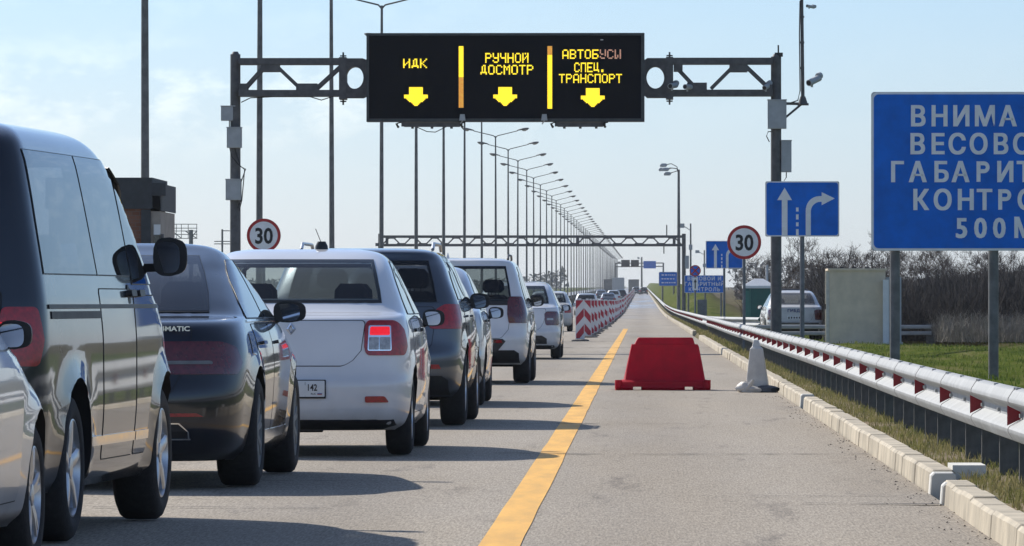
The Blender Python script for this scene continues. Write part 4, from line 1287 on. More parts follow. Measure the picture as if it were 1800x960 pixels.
blades('verge_grass', 7000, lambda r: clump(r, 1.86, 2.6, 130, 420, 1.2), 0.05, 0.14, 0.012, M_gr, 'thin far grass at the foot of the distant guardrail', 4)
blades('lawn_grass', 60000, lambda r: clump(r, 2.5, 2.5 + 19, 50, 260, 1.1), 0.03, 0.10, 0.009, M_gr2, 'bumpy green lawn behind the guardrail around the sign posts', 2)

# ================================================================== guardrails
M_post = mat('post_galvanised', (0.12, 0.118, 0.11), 0.75, metal=0.0, spec=0.2, noise=0.3, nscale=7)
def w_profile(top, xf):
    """W-beam section; xf = face towards the road"""
    pts = [(xf + .080, top + .000), (xf + .050, top - .003), (xf + .030, top - .012), (xf + .004, top - .052), (xf + .000, top - .062), (xf + .000, top - .078), (xf + .010, top - .092), (xf + .062, top - .124), (xf + .074, top - .134),
           (xf + .074, top - .176), (xf + .062, top - .186), (xf + .010, top - .218), (xf, top - .232), (xf, top - .248), (xf + .004, top - .258), (xf + .030, top - .298), (xf + .050, top - .307), (xf + .080, top - .310)]
    back = [(x + .004, z) for x, z in reversed(pts)]
    return pts, back
M_refl = mat('reflector_red', (0.32, 0.012, 0.022), 0.35, noise=0.15, nscale=40)
rail = empty('guardrail', (2.1, 30, 0), 0, 'long grey near steel guardrail with red reflector plates beside the hard shoulder', 'guardrail')
def beam(path, parent, top=0.636, name='beam', lap=4.0):
    """path: list of (x, y)"""
    mb = MB()
    rings = []
    tot = 0
    for i, (x, y) in enumerate(path):
        p, b = w_profile(top + zr(y) + 0.005*math.sin(y*0.11), x + 0.005 * math.sin(y * .09))
        rings.append([Vector((q[0], y, q[1])) for q in p + b])
    mb.loft(rings)
    # lap joints and bolt heads
    y0, y1 = path[0][1], path[-1][1]
    yy = y0 + 1.9; i = 0
    while yy < min(y1, 210) - .2:
        x = path[0][0] + 0.005 * math.sin(yy * .09); zt = top + 0.005*math.sin(yy*0.11)
        if i % 2 == 0:
            mb.cur = 1; rr2 = []
            for q in (yy, yy + 0.05):
                p, b = w_profile(zt + 0.0012, x - 0.0012); rr2.append([Vector((a[0], q, a[1])) for a in p + b])
            mb.loft(rr2); mb.cur = 0
        for dz in (0.006, 0.155):
            for q in ((yy + .10, yy - .12) if i % 2 == 0 else (yy + .1,)):
                xx = x + (0.05 if dz < .1 else 0.070)
                mb.box((xx - .014, q - .03, zt - dz - .012), (xx + .012, q + .03, zt - dz + .010))
        yy += 2.0; i += 1
    o = mb.build(name, [M_galv, M_post], smooth=22)
    o.parent = parent; o.matrix_parent_inverse = Matrix.Translation(-parent.location)
    return o
path = [(2.1, y) for y in np.arange(14, 206.1, 1.0)]
beam(path, rail)
# one C post and one reflector plate, then copies
def c_post(h=0.56):
    mb = MB()
    x0, x1 = 0.0, 0.112
    mb.box((x0 + .004, 0, -0.05), (x1, 0.005, h)); mb.box((x0, 0, -0.05), (x0 + .004, 0.055, h)); mb.box((x1, 0, -.05), (x1 + .004, 0.055, h))
    return mb.build('post', M_post)
def refl():
    mb = MB()
    # trapezoid plate standing in the trough, facing traffic
    poly = [(-0.012, 0.056), (0.066, 0.020), (0.066, -0.020), (-0.012, -0.056)]
    mb.prism([(-0.010, -0.058), (0.040, -0.034), (0.066, -0.022), (0.066, 0.022), (0.040, 0.034), (-0.010, 0.058)], 0, 0.004)
    mb.box((0.0, 0.004, -0.02), (0.06, 0.03, -0.016))
    return mb.build('reflector', M_refl)
p0 = c_post(); p0.parent = rail; p0.location = (0.082, 26.2 - 30, 0.04)
for i in range(-5, 89):
    if i == 0: continue
    c = p0.copy(); col.objects.link(c); c.parent = rail; c.location = (0.082, 26.2 + 2*i - 30, 0.04)
    c.rotation_euler = (0, 0, 0)
r0 = refl(); r0.parent = rail; r0.location = (0.0, 31.8 - 30, 0.636 - 0.155)
for i in range(-3, 43):
    if i == 0: continue
    c = r0.copy(); col.objects.link(c); c.parent = rail; c.location = (0.0, 31.8 + 4.05*i - 30, 0.636 - 0.155 + 0.005*math.sin((31.8+4.05*i)*.11))

rail2 = empty('guardrail', (2.1, 206, 0), 0, 'distant guardrail section running uphill to the horizon beyond the gap', 'guardrail')
pts = [(3.6, 194), (3.25, 196.5), (2.75, 200), (2.35, 205), (2.16, 211), (2.1, 218)] + [(2.1, y) for y in list(range(225, 1000, 8)) + list(range(1000, 3300, 25))]
mb = MB(); rings = []
for x, y in pts:
    p, b = w_profile(0.636 + zr(y), x); rings.append([Vector((q[0], y, q[1])) for q in p + b])
mb.loft(rings); o = mb.build('beam', M_galv, smooth=50); o.parent = rail2; o.matrix_parent_inverse = Matrix.Translation(-rail2.location)
for i in range(95):
    y = 216 + 2.5*i; x = 2.18
    c = p0.copy(); col.objects.link(c); c.parent = rail2; c.location = (x - 2.1, y - 206, zr(y) + 0.04)
r2 = r0.copy()
for i in range(60):
    y = 222 + 6*i
    c = r0.copy(); col.objects.link(c); c.parent = rail2; c.location = (0, y - 206, zr(y) + 0.481)
mb = MB()
for i in range(500):
    y = 455 + 5*i
    mb.box((2.18, y, zr(y) - .05), (2.29, y + .05, zr(y) + .62))
o = mb.build('far_posts', M_post); o.parent = rail2; o.matrix_parent_inverse = Matrix.Translation(-rail2.location); o['kind'] = 'stuff'
bpy.data.objects.remove(r2)

# median barrier on the left, two beams
rail3 = empty('guardrail', (-8.3, 60, 0), 0, 'median guardrail on the far left under the row of lamp posts', 'guardrail')
mb = MB()
for x in (-8.35, -10.3):
    rings = []
    for y in list(range(40, 600, 10)) + list(range(600, 3300, 50)):
        p, b = w_profile(0.80 + zr(y), x); rings.append([Vector((q[0], y, q[1])) for q in p + b])
    mb.loft(rings)
o = mb.build('beam', M_galvdark, smooth=50); o.parent = rail3; o.matrix_parent_inverse = Matrix.Translation(-rail3.location)
mb = MB()
for i in range(500):
    y = 42 + 5*i
    for x in (-8.27, -10.22): mb.box((x, y, zr(y) - .05), (x + .1, y + .05, zr(y) + .78))
o = mb.build('far_posts', M_post); o.parent = rail3; o.matrix_parent_inverse = Matrix.Translation(-rail3.location); o['kind'] = 'stuff'

# short bit of guardrail behind the beige booth
rail4 = empty('guardrail', (8, 186, ground_h(8, 186)), 0, 'short bright guardrail end standing beside the beige booth', 'guardrail')
mb = MB()
gz = ground_h(8, 186)
for dz in (0.52, 0.33):
    mb.loft([[Vector((x, -.02, dz-.06)), Vector((x, -.06, dz-.04)), Vector((x, -.06, dz+.03)), Vector((x, -.02, dz+.06)), Vector((x, 0.01, dz+.06)), Vector((x, .01, dz-.06))] for x in (-4.6, 0.6)])
mb.build('beam', M_galv, rail4)
mb = MB(); mb.box((0.45, 0, -.05), (0.72, .1, .62)); mb.build('post', M_post, rail4)
for x in (-0.75, -2.6, -4.3):
    mb = MB(); mb.box((x, .02, -.05), (x+.14, .1, .55)); mb.build('post', M_post, rail4)

# ================================================================== lamp posts
def lamp_post():
    root = empty('street_lamp', (0, 0, 0), 0, 'x', 'street lamp')
    mb = MB(); n = 10
    mb.tube([(0, 0, -0.1), (0, 0, 0.5), (0, 0, 6), (0, 0, 11.1)], [0.095, 0.085, 0.068, 0.042], n)
    mb.box((-.16, -.16, -.05), (.16, .16, .03))
    mb.build('pole', M_steel, root, smooth=50)
    for s in (-1, 1):
        mb = MB()
        mb.tube([(0, 0, 11.0), (s*.12, 0, 11.12), (s*.7, 0, 11.26), (s*1.35, 0, 11.42)], [.035, .03, .027, .025], 7)
        mb.build('arm', M_steel, root, smooth=50)
        mb = MB()
        rg = []
        for t, w, h in ((0, .05, .04), (.15, .10, .07), (.4, .15, .10), (.62, .13, .08), (.74, .05, .04)):
            cx = s*(1.30 + t); cz = 11.43 + t*0.17
            rg.append([Vector((cx, w*math.cos(a), cz + h*max(-.25, math.sin(a)))) for a in [2*PI*k/12 for k in range(12)]])
        mb.loft(rg); ld = mb.build('lamp_head', M_steel, root, smooth=50)
        mb = MB(); rg = []
        for t, w, h in ((.30, .04, .02), (.38, .10, .08), (.52, .11, .10), (.64, .08, .06), (.70, .03, .02)):
            cx = s*(1.30 + t); cz = 11.41 + t*0.17
            rg.append([Vector((cx, w*math.cos(a), cz - h*max(0, -math.sin(a)) )) for a in [2*PI*k/12 for k in range(12)]])
        mb.loft(rg); mb.build('glass_bowl', M_clear, ld, smooth=60)
    return root
lp = lamp_post()
rl = random.Random(9)
ords = ['first', 'second', 'third', 'fourth', 'fifth', 'sixth', 'seventh', 'eighth', 'ninth', 'tenth', 'eleventh', 'twelfth']
for i in range(66):
    o = lp if i == 0 else copy_tree(lp)
    y = 111.5 + 33.6*i
    o.location = (-8.85 + rl.uniform(-.03, .03), y, zr(y) + 0.08)
    o.rotation_euler = (rl.uniform(-.002, .002), rl.uniform(-.003, .003), rl.uniform(-.05, .05))
    if i < 12:
        o['label'] = ('tall grey double-arm street lamp on the median, %s and nearest from the left edge' % ords[i]) if i == 0 else ('tall grey double-arm street lamp on the median, %s one from the left edge' % ords[i])
    else:
        o['label'] = 'small distant double-arm street lamp in the crowded row towards the horizon'
    o['group'] = 'street lamps along the median' if i < 12 else 'distant street lamps along the median'

# right-hand tall mast with a bunch of floodlights, beside the far gantry
Y = 482; p = at(1193, 530, Y)
root = empty('flood_mast', (p.x, Y, zr(Y)), 0, 'slim tall mast with a bunch of curved arm lamps on the right verge', 'light mast')
mb = MB(); mb.tube([(0, 0, -.2), (0, 0, 6), (0, 0, 11.2)], [.15, .12, .09], 8)
mb.build('pole', M_steel, root, smooth=50)
for k, (dx, dy, dz) in enumerate(((-1.15, 0, .35), (-1.25, 1.2, .05), (-1.0, -1.2, .0), (-.85, .4, -.3))):
    mb = MB(); mb.tube([(0, 0, 10.9), (dx*.12, dy*.15, 11.25+dz*.5), (dx*.5, dy*.6, 11.3 + dz), (dx, dy, 11.2 + dz)], .035, 6)
    a = mb.build('arm', M_steel, root, smooth=50)
    mb = MB(); mb.loft([rrect(dx-.05, dy, .22, .15, 11.05+dz), rrect(dx, dy, .3, .18, 11.2+dz), rrect(dx, dy, .18, .1, 11.32+dz)])
    mb.build('lamp_head', M_box, a, smooth=50)
# slimmer posts beyond
for (px, py, yy, r_, lab) in ((1214, 393, 560, .10, 'thin dark camera pole beyond the far gantry post'), (1238, 440, 700, .10, 'pale far pole just left of the second lane arrow sign'), (1128, 452, 1450, .25, 'hazy far-off pole above the road end')):
    p = at(px, py, yy)
    root = empty('utility_pole', (p.x, yy, zr(yy)), 0, lab, 'pole')
    mb = MB(); h = p.z - zr(yy); mb.tube([(0, 0, -.2), (0, 0, h)], [r_, r_*.7], 8); mb.build('pole', M_steel, root, smooth=50)
    mb = MB(); mb.tube([(0, 0, h*.92), (-.6, 0, h*.97)], .04, 6); mb.box((-1.0, -.1, h*.95), (-.55, .1, h*1.0)); mb.box((-.16, -.16, h*.70), (.16, .16, h*.76)); mb.build('camera', M_box, root)

# ================================================================== LED gantry
def sec(mb, a, b, w):
    """square hollow section between two points in the x-z plane at local y=0"""
    a = Vector(a); b = Vector(b); d = (b - a).normalized()
    n = Vector((-d.z, 0, d.x)) * w / 2; t = Vector((0, w / 2, 0))
    mb.loft([[a + n + t, a + n - t, a - n - t, a - n + t], [b + n + t, b + n - t, b - n - t, b - n + t]])

GY = 140.0
def G(px, py, dy=0): p = at(px, py, GY); return (p.x - gx, dy, p.z)
pL, pR = at(413, 530, GY), at(1364, 530, GY)
gx = pL.x
gan = empty('gantry', (gx, GY, 0), 0, 'dark steel gantry spanning the road and carrying the black message board', 'gantry')
for px, py0, w in ((413, 95, .23), (1364, 100, .235)):
    mb = MB(); x = G(px, 0)[0]
    z1 = G(px, py0)[2]
    mb.tube([(x, 0, -.1), (x, 0, z1)], [w/2*1.08, w/2], 14)
    mb.tube([(x, 0, z1), (x, 0, z1 + .06)], [w/2*.8, w/2*.5], 10)
    mb.box((x - .28, -.28, -.02), (x + .28, .28, .04))
    mb.build('post', M_steeldark, gan, smooth=50)
def truss(px0, px1, nodes):
    mb = MB()
    for dy in (-.25, .25):
        t = MB()
        for py in (108, 164):
            sec(t, G(px0, py), G(px1, py), .14)
        for (a, b) in nodes: sec(t, G(*a), G(*b), .075)
        mb.add([Vector(v) + Vector((0, dy, 0)) for v in t.v], t.f)
        for (gxp, gyp, w, h) in gus:
            x, _, z = G(gxp, gyp); mb.box((x - w, dy - .05, z - h), (x + w, dy + .05, z + h))
    for px in np.linspace(px0 + 6, px1 - 6, 6):
        for py in (108, 164):
            x, _, z = G(px, py); mb.box((x - .04, -.25, z - .04), (x + .04, .25, z + .04))
    return mb.build('truss', M_steeldark, gan)
gus = [(475, 118, .20, .10), (540, 155, .24, .10), (428, 155, .09, .1)]
truss(420, 600, [((428, 158), (466, 116)), ((486, 116), (528, 156)), ((556, 156), (600, 116))])
gus = [(1172+120, 0, 0, 0)] and [(1225, 154, .22, .10), (1298, 119, .20, .10), (1192, 118, .10, .10), (1350, 156, .09, .08)]
truss(1180, 1358, [((1192, 122), (1222, 154)), ((1250, 156), (1288, 118)), ((1312, 118), (1352, 156))])
def ring_plate(pxa, pxb, pcx):
    mb = MB()
    x0, _, z0 = G(pxa, 172); x1, _, z1 = G(pxb, 103); cx, _, cz = G(pcx, 137)
    rx, rz = 15.5*GY/F, 19.5*GY/F
    n = 32; out = []; inn = []
    for k in range(n):
        a = 2*PI*k/n; c, s = math.cos(a), math.sin(a)
        inn.append((cx + rx*c, cz + rz*s))
        hx = (x1 - cx) if c > 0 else (cx - x0); hz = (z1 - cz) if s > 0 else (cz - z0)
        t = min(hx/max(1e-6, abs(c)), hz/max(1e-6, abs(s)))
        out.append((cx + t*c, cz + t*s))
    for dy0, dy1 in ((-.30, -.26), (.26, .30)):
        vs = []
        for ring, yy in ((out, dy0), (inn, dy0), (inn, dy1), (out, dy1)):
            vs += [(p[0], yy, p[1]) for p in ring]
        fs = []
        for a in range(4):
            b = (a + 1) % 4
            for k in range(n):
                k2 = (k+1) % n; fs.append((a*n+k, a*n+k2, b*n+k2, b*n+k))
        mb.add(vs, fs)
    ringsm = [[Vector((p[0]*1.0, yy, p[1])) for p in inn] for yy in (-.26, .26)]
    mb.loft(ringsm, caps=False)
    mb.build('ring_plate', M_steeldark, gan, recalc=True)
    f = MB()
    fxp = pxa if abs(pxa - 600) < 20 else pxb
    x, _, _ = G(fxp, 0)
    f.box((x - .08, -.33, G(0, 175)[2]), (x + .08, .33, G(0, 101)[2]))
    for py in (98, 178):
        z = G(0, py)[2]; f.box((x - .02, -.02, z - .08), (x + .02, .02, z + .08)); f.box((x - .07, -.02, z - .015), (x + .07, .02, z + .015))
    f.build('flange', M_steeldark, gan)
ring_plate(603, 645, 624); ring_plate(1132, 1177, 1152)
# cabinets on the posts
for (a, b, c, d, front) in ((388, 187, 413, 212, .0), (399, 225, 425, 260, -.22), (397, 316, 424, 352, -.22), (1349, 177, 1382, 227, -.24), (1373, 248, 1391, 303, .0)):
    p0_, p1_ = G(a, d), G(b and c, b)
    mb = MB(); y0 = -.24 if front else -.10
    mb.box((p0_[0], y0, p0_[2]), (p1_[0], y0 + .22, p1_[2]))
    mb.box((p0_[0] - .01, y0 - .02, p1_[2]), (p1_[0] + .01, y0 + .23, p1_[2] + .02))
    cb = mb.build('control_box', M_box, gan, bevel=.006)
    mb = MB(); mb.box((p0_[0] + .02, y0 - .006, p0_[2] + .02), (p1_[0] - .02, y0 - .001, p1_[2] - .02))
    mb.box((p0_[0] + .035, y0 - .015, (p0_[2]+p1_[2])/2 - .03), (p0_[0] + .055, y0 - .006, (p0_[2]+p1_[2])/2 + .03))
    mb.build('box_door', M_box, cb)
def cable(pts, r=.012):
    m_ = MB(); m_.tube([G(*p) for p in pts], r, 5); m_.build('cable', M_black, gan)
cable([(404, 260, -.15), (407, 275, -.15), (420, 290, -.15), (430, 298, -.12), (427, 330, -.1), (425, 352, -.1), (421, 370, -.12), (418, 352, -.2)])
cable([(413, 262, -.15), (423, 293, -.17), (432, 297, -.17), (424, 320, -.17), (424, 352, -.17), (418, 366, -.17)])
cable([(424, 180, -.15), (440, 172, -.1), (480, 170, -.1), (545, 170, -.1), (565, 176, -.1), (590, 168, -.1)])
cable([(403, 212, -.1), (403, 225, -.1)])
cable([(1352, 250, -.15), (1347, 240, -.15), (1350, 232, -.15), (1358, 232, -.15)])
cable([(1388, 182, -.1), (1402, 177, -.1), (1406, 160, -.1), (1405, 60, -.05), (1406, 2, -.05)], .014)
cable([(1382, 303, 0), (1382, 312, 0), (1378, 318, 0)])
# side bracket and mast on the right post
mb = MB()
sec(mb, G(1364, 182), G(1418, 183), .06); sec(mb, G(1372, 214), G(1408, 184), .05)
mb.build('bracket', M_steeldark, gan)
mb = MB(); x, _, z = G(1411, 184); _, _, z1 = G(1411, -40)
mb.tube([(x, 0, z), (x, 0, z + .18)], [.12, .06], 10); mb.tube([(x, 0, z + .1), (x - .03, 0, z1)], [.042, .036], 8)
mb.box((x - .13, -.05, z - .02), (x + .13, .05, z + .03))
for q in (30, 75, 120):
    _, _, zz = G(0, q); mb.tube([(x - .02, 0, zz - .02), (x - .02, 0, zz + .02)], .055, 8)
mb.build('mast', M_steeldark, gan, smooth=50)
def cctv(a, b, r, nm='camera', dy=(0, 0)):
    a = Vector(G(*a)); b = Vector(G(*b)); a.y += dy[0]; b.y += dy[1]
    mb = MB(); mb.tube([a, b], r, 10); d = (b - a).normalized()
    mb.tube([b - d*.05 + Vector((0, 0, r*.6)), b + d*.04 + Vector((0, 0, r*.6))], r*1.05, 10)
    m_ = a + (b - a)*.3
    mb.tube([m_, m_ + Vector((0, 0, -r*1.7))], r*.4, 6)
    o = mb.build(nm, M_box, gan, smooth=40)
    l = MB(); l.tube([a - d*.004, a + d*.0], r*.75, 10); l.build('lens', M_blk, o)
cctv((1421, 147), (1440, 137), .075, dy=(-.25, .1)); cctv((1418, 11), (1431, 13), .035, dy=(-.08, .05))
cctv((1178, 153), (1188, 150), .065, dy=(-.5, -.15)); cctv((1204, 154), (1217, 154), .06, dy=(-.5, -.2)); cctv((1343, 156), (1352, 150), .06, dy=(-.4, -.2))
mb = MB(); x, _, z = G(1368, 100); mb.tube([(x, 0, z), (x, 0, z + .26)], .02, 6); mb.box((x-.08, -.06, z), (x+.1, .06, z+.09)); mb.build('antenna', M_black, gan)

# the message board itself
M_ledbk = mat('board_black', (0.003, 0.005, 0.010), 0.7, spec=0.12, noise=0.2, nscale=30)
M_frame = mat('board_frame', (0.055, 0.062, 0.065), 0.5, metal=0.2, noise=0.2)
M_led = mat('led_yellow', (0.9, 0.7, 0.02), 0.4, emit=(1.0, 0.74, 0.03), estr=1.0, c2=(0.7, 0.5, 0.02), noise=0.1, nscale=25)
M_leddim = mat('led_orange_dim', (0.7, 0.35, 0.05), 0.4, emit=(0.85, 0.38, 0.06), estr=0.55, noise=0.3, nscale=25)
M_ledweak = mat('led_weak', (0.5, 0.28, 0.18), 0.4, emit=(0.62, 0.33, 0.24), estr=0.5, noise=0.3, nscale=25)
BY = GY - 0.75
def B(px, py): p = at(px, py, BY); return (p.x - bx0, p.z - bz0)
c_ = at(888, 214, BY); bx0, bz0 = c_.x, c_.z
brd = empty('message_board', (bx0, BY, bz0), 0, 'wide black electronic board with three yellow down arrows and lane texts', 'message board')
x0, z0 = B(644, 214); x1, z1 = B(1133, 58)
mb = MB(); mb.box((x0, .02, z0), (x1, .40, z1)); mb.build('housing', M_frame, brd, bevel=.01)
mb = MB()
t = .055
mb.box((x0, -.05, z0), (x1, .018, z0 + t*1.3)); mb.box((x0, -.05, z1 - t), (x1, .018, z1)); mb.box((x0, -.05, z0 + t*1.3), (x0 + t, .018, z1 - t)); mb.box((x1 - t*1.4, -.05, z0 + t*1.3), (x1, .018, z1 - t))
mb.build('frame', M_frame, brd)
mb = MB(); mb.box((x0 + t, -.010, z0 + t*1.3), (x1 - t*1.4, .0, z1 - t)); mb.build('display_face', M_ledbk, brd)
FONT = {'И': ["10001","10001","10011","10101","11001","10001","10001"], 'Д': ["00110","01010","01010","01010","01010","11111","10001"],
 'К': ["10001","10010","10100","11000","10100","10010","10001"], 'Р': ["11110","10001","10001","11110","10000","10000","10000"],
 'У': ["10001","10001","10001","01111","00001","10001","01110"], 'Ч': ["10001","10001","10001","01111","00001","00001","00001"],
 'Н': ["10001","10001","10001","11111","10001","10001","10001"], 'О': ["01110","10001","10001","10001","10001","10001","01110"],
 'Й': ["10101","10001","10011","10101","11001","10001","10001"], 'С': ["01110","10001","10000","10000","10000","10001","01110"],
 'М': ["10001","11011","10101","10101","10001","10001","10001"], 'Т': ["11111","00100","00100","00100","00100","00100","00100"],
 'А': ["01110","10001","10001","10001","11111","10001","10001"], 'В': ["11110","10001","10001","11110","10001","10001","11110"],
 'Б': ["11111","10000","10000","11110","10001","10001","11110"], 'Ы': ["10001","10001","10001","11001","10101","10101","11001"],
 'П': ["11111","10001","10001","10001","10001","10001","10001"], 'Е': ["11111","10000","10000","11110","10000","10000","11111"],
 'Ц': ["10010","10010","10010","10010","10010","11111","00001"], '.': ["00000","00000","00000","00000","00000","01100","01100"]}
def led_word(word, cx, py0, py1, width_px, weak=()):
    """dot-matrix word centred on pixel column cx"""
    n = len(word)
    pitch = width_px / (n*6 - 1); vp = (py1 - py0) / 7.0
    main = MB(); wk = MB()
    rr = random.Random(n)
    for i, ch in enumerate(word):
        g = FONT[ch]
        tgt = wk if i in weak else main
        for r_ in range(7):
            for c in range(5):
                if g[r_][c] == '1':
                    px = cx - width_px/2 + (i*6 + c + .5)*pitch; py = py0 + (r_ + .5)*vp
                    X, Z = B(px, py); s = pitch*BY/F*0.50; sv = vp*BY/F*0.46
                    if i in weak and rr.random() < .07: continue
                    j = rr.uniform(.92, 1.08)
                    tgt.box((X - s*j, -.016, Z - sv*j), (X + s*j, -.0105, Z + sv*j))
    if main.v: main.build('lit_text', M_led, brd)
    if wk.v: wk.build('lit_text', M_ledweak, brd)
led_word('ИДК', 729.5, 103, 119.5, 42)
led_word('РУЧНОЙ', 891, 93, 110.5, 76); led_word('ДОСМОТР', 891, 114, 131, 93)
led_word('АВТОБУСЫ', 1040, 87, 103.5, 103, weak=(5, 6, 7)); led_word('СПЕЦ.', 1037, 110, 127, 55); led_word('ТРАНСПОРТ', 1038, 130, 146, 111)
for cx, top in ((731, 153), (888, 153), (1042, 155)):
    mb = MB()
    k = 0.5
    poly = [(-13, 0), (13, 0), (13, 14), (23, 14), (23, 18), (1, 33), (-1, 33), (-22, 18), (-22, 14), (-13, 14)]
    step = 2.2; yy = 1.1
    def inside(x, y):
        if y < 14: return abs(x) <= 12.5
        if y < 18: return abs(x) <= 21.5
        return abs(x) <= 21.5 * (33.5 - y) / 15.5
    while yy < 33:
        xx = -22
        while xx <= 22.1:
            if inside(xx, yy):
                X, Z = B(cx + xx, top + yy); s = 1.06*BY/F
                mb.box((X - s, -.016, Z - s), (X + s, -.0105, Z + s))
            xx += 2.2
        yy += 2.2
    mb.build('lit_arrow', M_led, brd)
for px, ya, yb, m in ((810.5, 81, 136, M_led), (810.5, 136.5, 190, M_leddim), (966.5, 81, 96, M_leddim), (966.5, 96.5, 190, M_led)):
    mb = MB(); y = ya + 1.1
    while y < yb:
        for dx in (-2.8, 0, 2.8):
            X, Z = B(px + dx, y); s = 1.35*BY/F
            mb.box((X - s, -.016, Z - 1.03*BY/F), (X + s, -.0105, Z + 1.03*BY/F))
        y += 2.2
    mb.build('lit_divider', m, brd)
mb = MB(); X, Z = B(1058, 70); mb.box((X - .03, -.016, Z - .01), (X + .03, -.011, Z + .01)); mb.build('lit_dots', M_white, brd)
# devices hung under the board
for a, b in ((710, 808), (980, 1060)):
    mb = MB(); xa, za = B(a, 222); xb, zb = B(b, 214)
    mb.box((xa, .02, za - .01), (xb, .20, zb - .01)); mb.box((xa - .06, 0, za), (xa + .04, .22, zb + .06)); mb.box((xb - .04, 0, za), (xb + .06, .22, zb + .06))
    for q in (.15, .5, .85):
        xx = xa + (xb - xa)*q; mb.tube([(xx, .1, za), (xx, .1, za - .05)], .03, 8)
    mb.build('sensor_bar', M_steeldark, brd)
    mb = MB()
    for q in (-.1, 1.05):
        xx = xa + (xb - xa)*q; mb.tube([(xx, 0, za - .02), (xx - .04, -.06, za + .05), (xx + .05, -.02, zb)], .03, 7)
    mb.build('sensor_camera', M_black, brd, smooth=50)
for px in (813, 957):
    mb = MB(); xa, za = B(px - 4.5, 212); xb, zb = B(px + 4.5, 201); mb.loft([rrect((xa+xb)/2, -.10, .07, .05, za, .2), rrect((xa+xb)/2, -.10, .05, .045, zb, .3)])
    mb.tube([((xa+xb)/2, -.08, za), ((xa+xb)/2 - .05, -.06, za - .08)], .015, 5); mb.build('sensor_box', M_box, brd)
mb = MB(); mb.tube([(B(730, 222)[0], .1, B(0, 222)[1]), (B(750, 230)[0], .1, B(0, 231)[1]), (B(765, 231)[0], .1, B(0, 232)[1]), (B(785, 222)[0], .1, B(0, 222)[1])], .01, 5); mb.build('hanging_cable', M_black, brd)

# ================================================================== far gantry (lattice across the whole road)
Y2 = 480.0
def G2(px, py): p = at(px, py, Y2); return (p.x - g2x, 0, p.z - g2z)
p = at(1201, 530, Y2); g2x, g2z = p.x, zr(Y2)
g2 = empty('gantry', (g2x, Y2, g2z), 0, 'long bare lattice gantry crossing the whole road in the distance', 'gantry')
mb = MB()
for py in (416, 431): sec(mb, G2(668, py), G2(1200, py), .20)
mb.build('chords', M_steeldark, g2)
mb = MB()
px = 672
while px < 1196:
    sec(mb, G2(px, 430), G2(px + 13, 417), .10); sec(mb, G2(px + 19, 417), G2(px + 32, 430), .10)
    for a, b in ((px - 5, 430), (px + 16, 417)):
        x, _, z = G2(a, b); mb.box((x - .32, -.07, z - .12), (x + .32, .07, z + .12))
    px += 38
for q in (680, 1015, 1185):
    sec(mb, G2(q, 431), G2(q, 416), .22)
mb.build('lattice', M_steeldark, g2)
for q in (668, 1202):
    mb = MB(); x = G2(q, 0)[0]; mb.tube([(x, 0, -.2), (x, 0, G2(0, 411)[2])], .16, 10); mb.build('post', M_steeldark, g2, smooth=50)
mb = MB(); x, _, z = G2(1206, 461); mb.box((x - .1, -.2, z - .5), (x + .22, .2, z + .5)); mb.build('control_box', M_box, g2)
mb = MB(); x, _, z = G2(1172, 416); mb.tube([(x, 0, z), (x, 0, z + .9)], .05, 6); x, _, z = G2(1167, 430); mb.tube([(x, 0, z - .7), (x, 0, z)], .05, 6); mb.build('antenna', M_steeldark, g2)

# ================================================================== signs
M_post2 = mat('sign_post_steel', (0.16, 0.17, 0.18), 0.5, metal=0.4, noise=0.2, nscale=6)
def rpoly(x0, z0, x1, z1, r, n=6):
    out = []
    for cx, cz, a0 in ((x1 - r, z1 - r, 0), (x0 + r, z1 - r, PI/2), (x0 + r, z0 + r, PI), (x1 - r, z0 + r, 3*PI/2)):
        for k in range(n + 1):
            a = a0 + PI/2*k/n; out.append((cx + r*math.cos(a), cz + r*math.sin(a)))
    return out
M_wmark = mat('sign_white_marking', (0.84, 0.85, 0.86), 0.45, noise=0.06, nscale=6)

def sign_panel(root, x0, z0, x1, z1, r, border):
    mb = MB(); mb.prism(rpoly(x0, z0, x1, z1, r*.6), .0, .03); mb.build('back_plate', M_signback, root)
    mb = MB(); mb.prism(rpoly(x0 + .004, z0 + .004, x1 - .004, z1 - .004, r), -.004, -.001); mb.build('border', M_wmark, root)
    mb = MB(); mb.prism(rpoly(x0 + border, z0 + border, x1 - border, z1 - border, r*.9), -.009, -.0045); return mb.build('sign_face', M_blue, root)

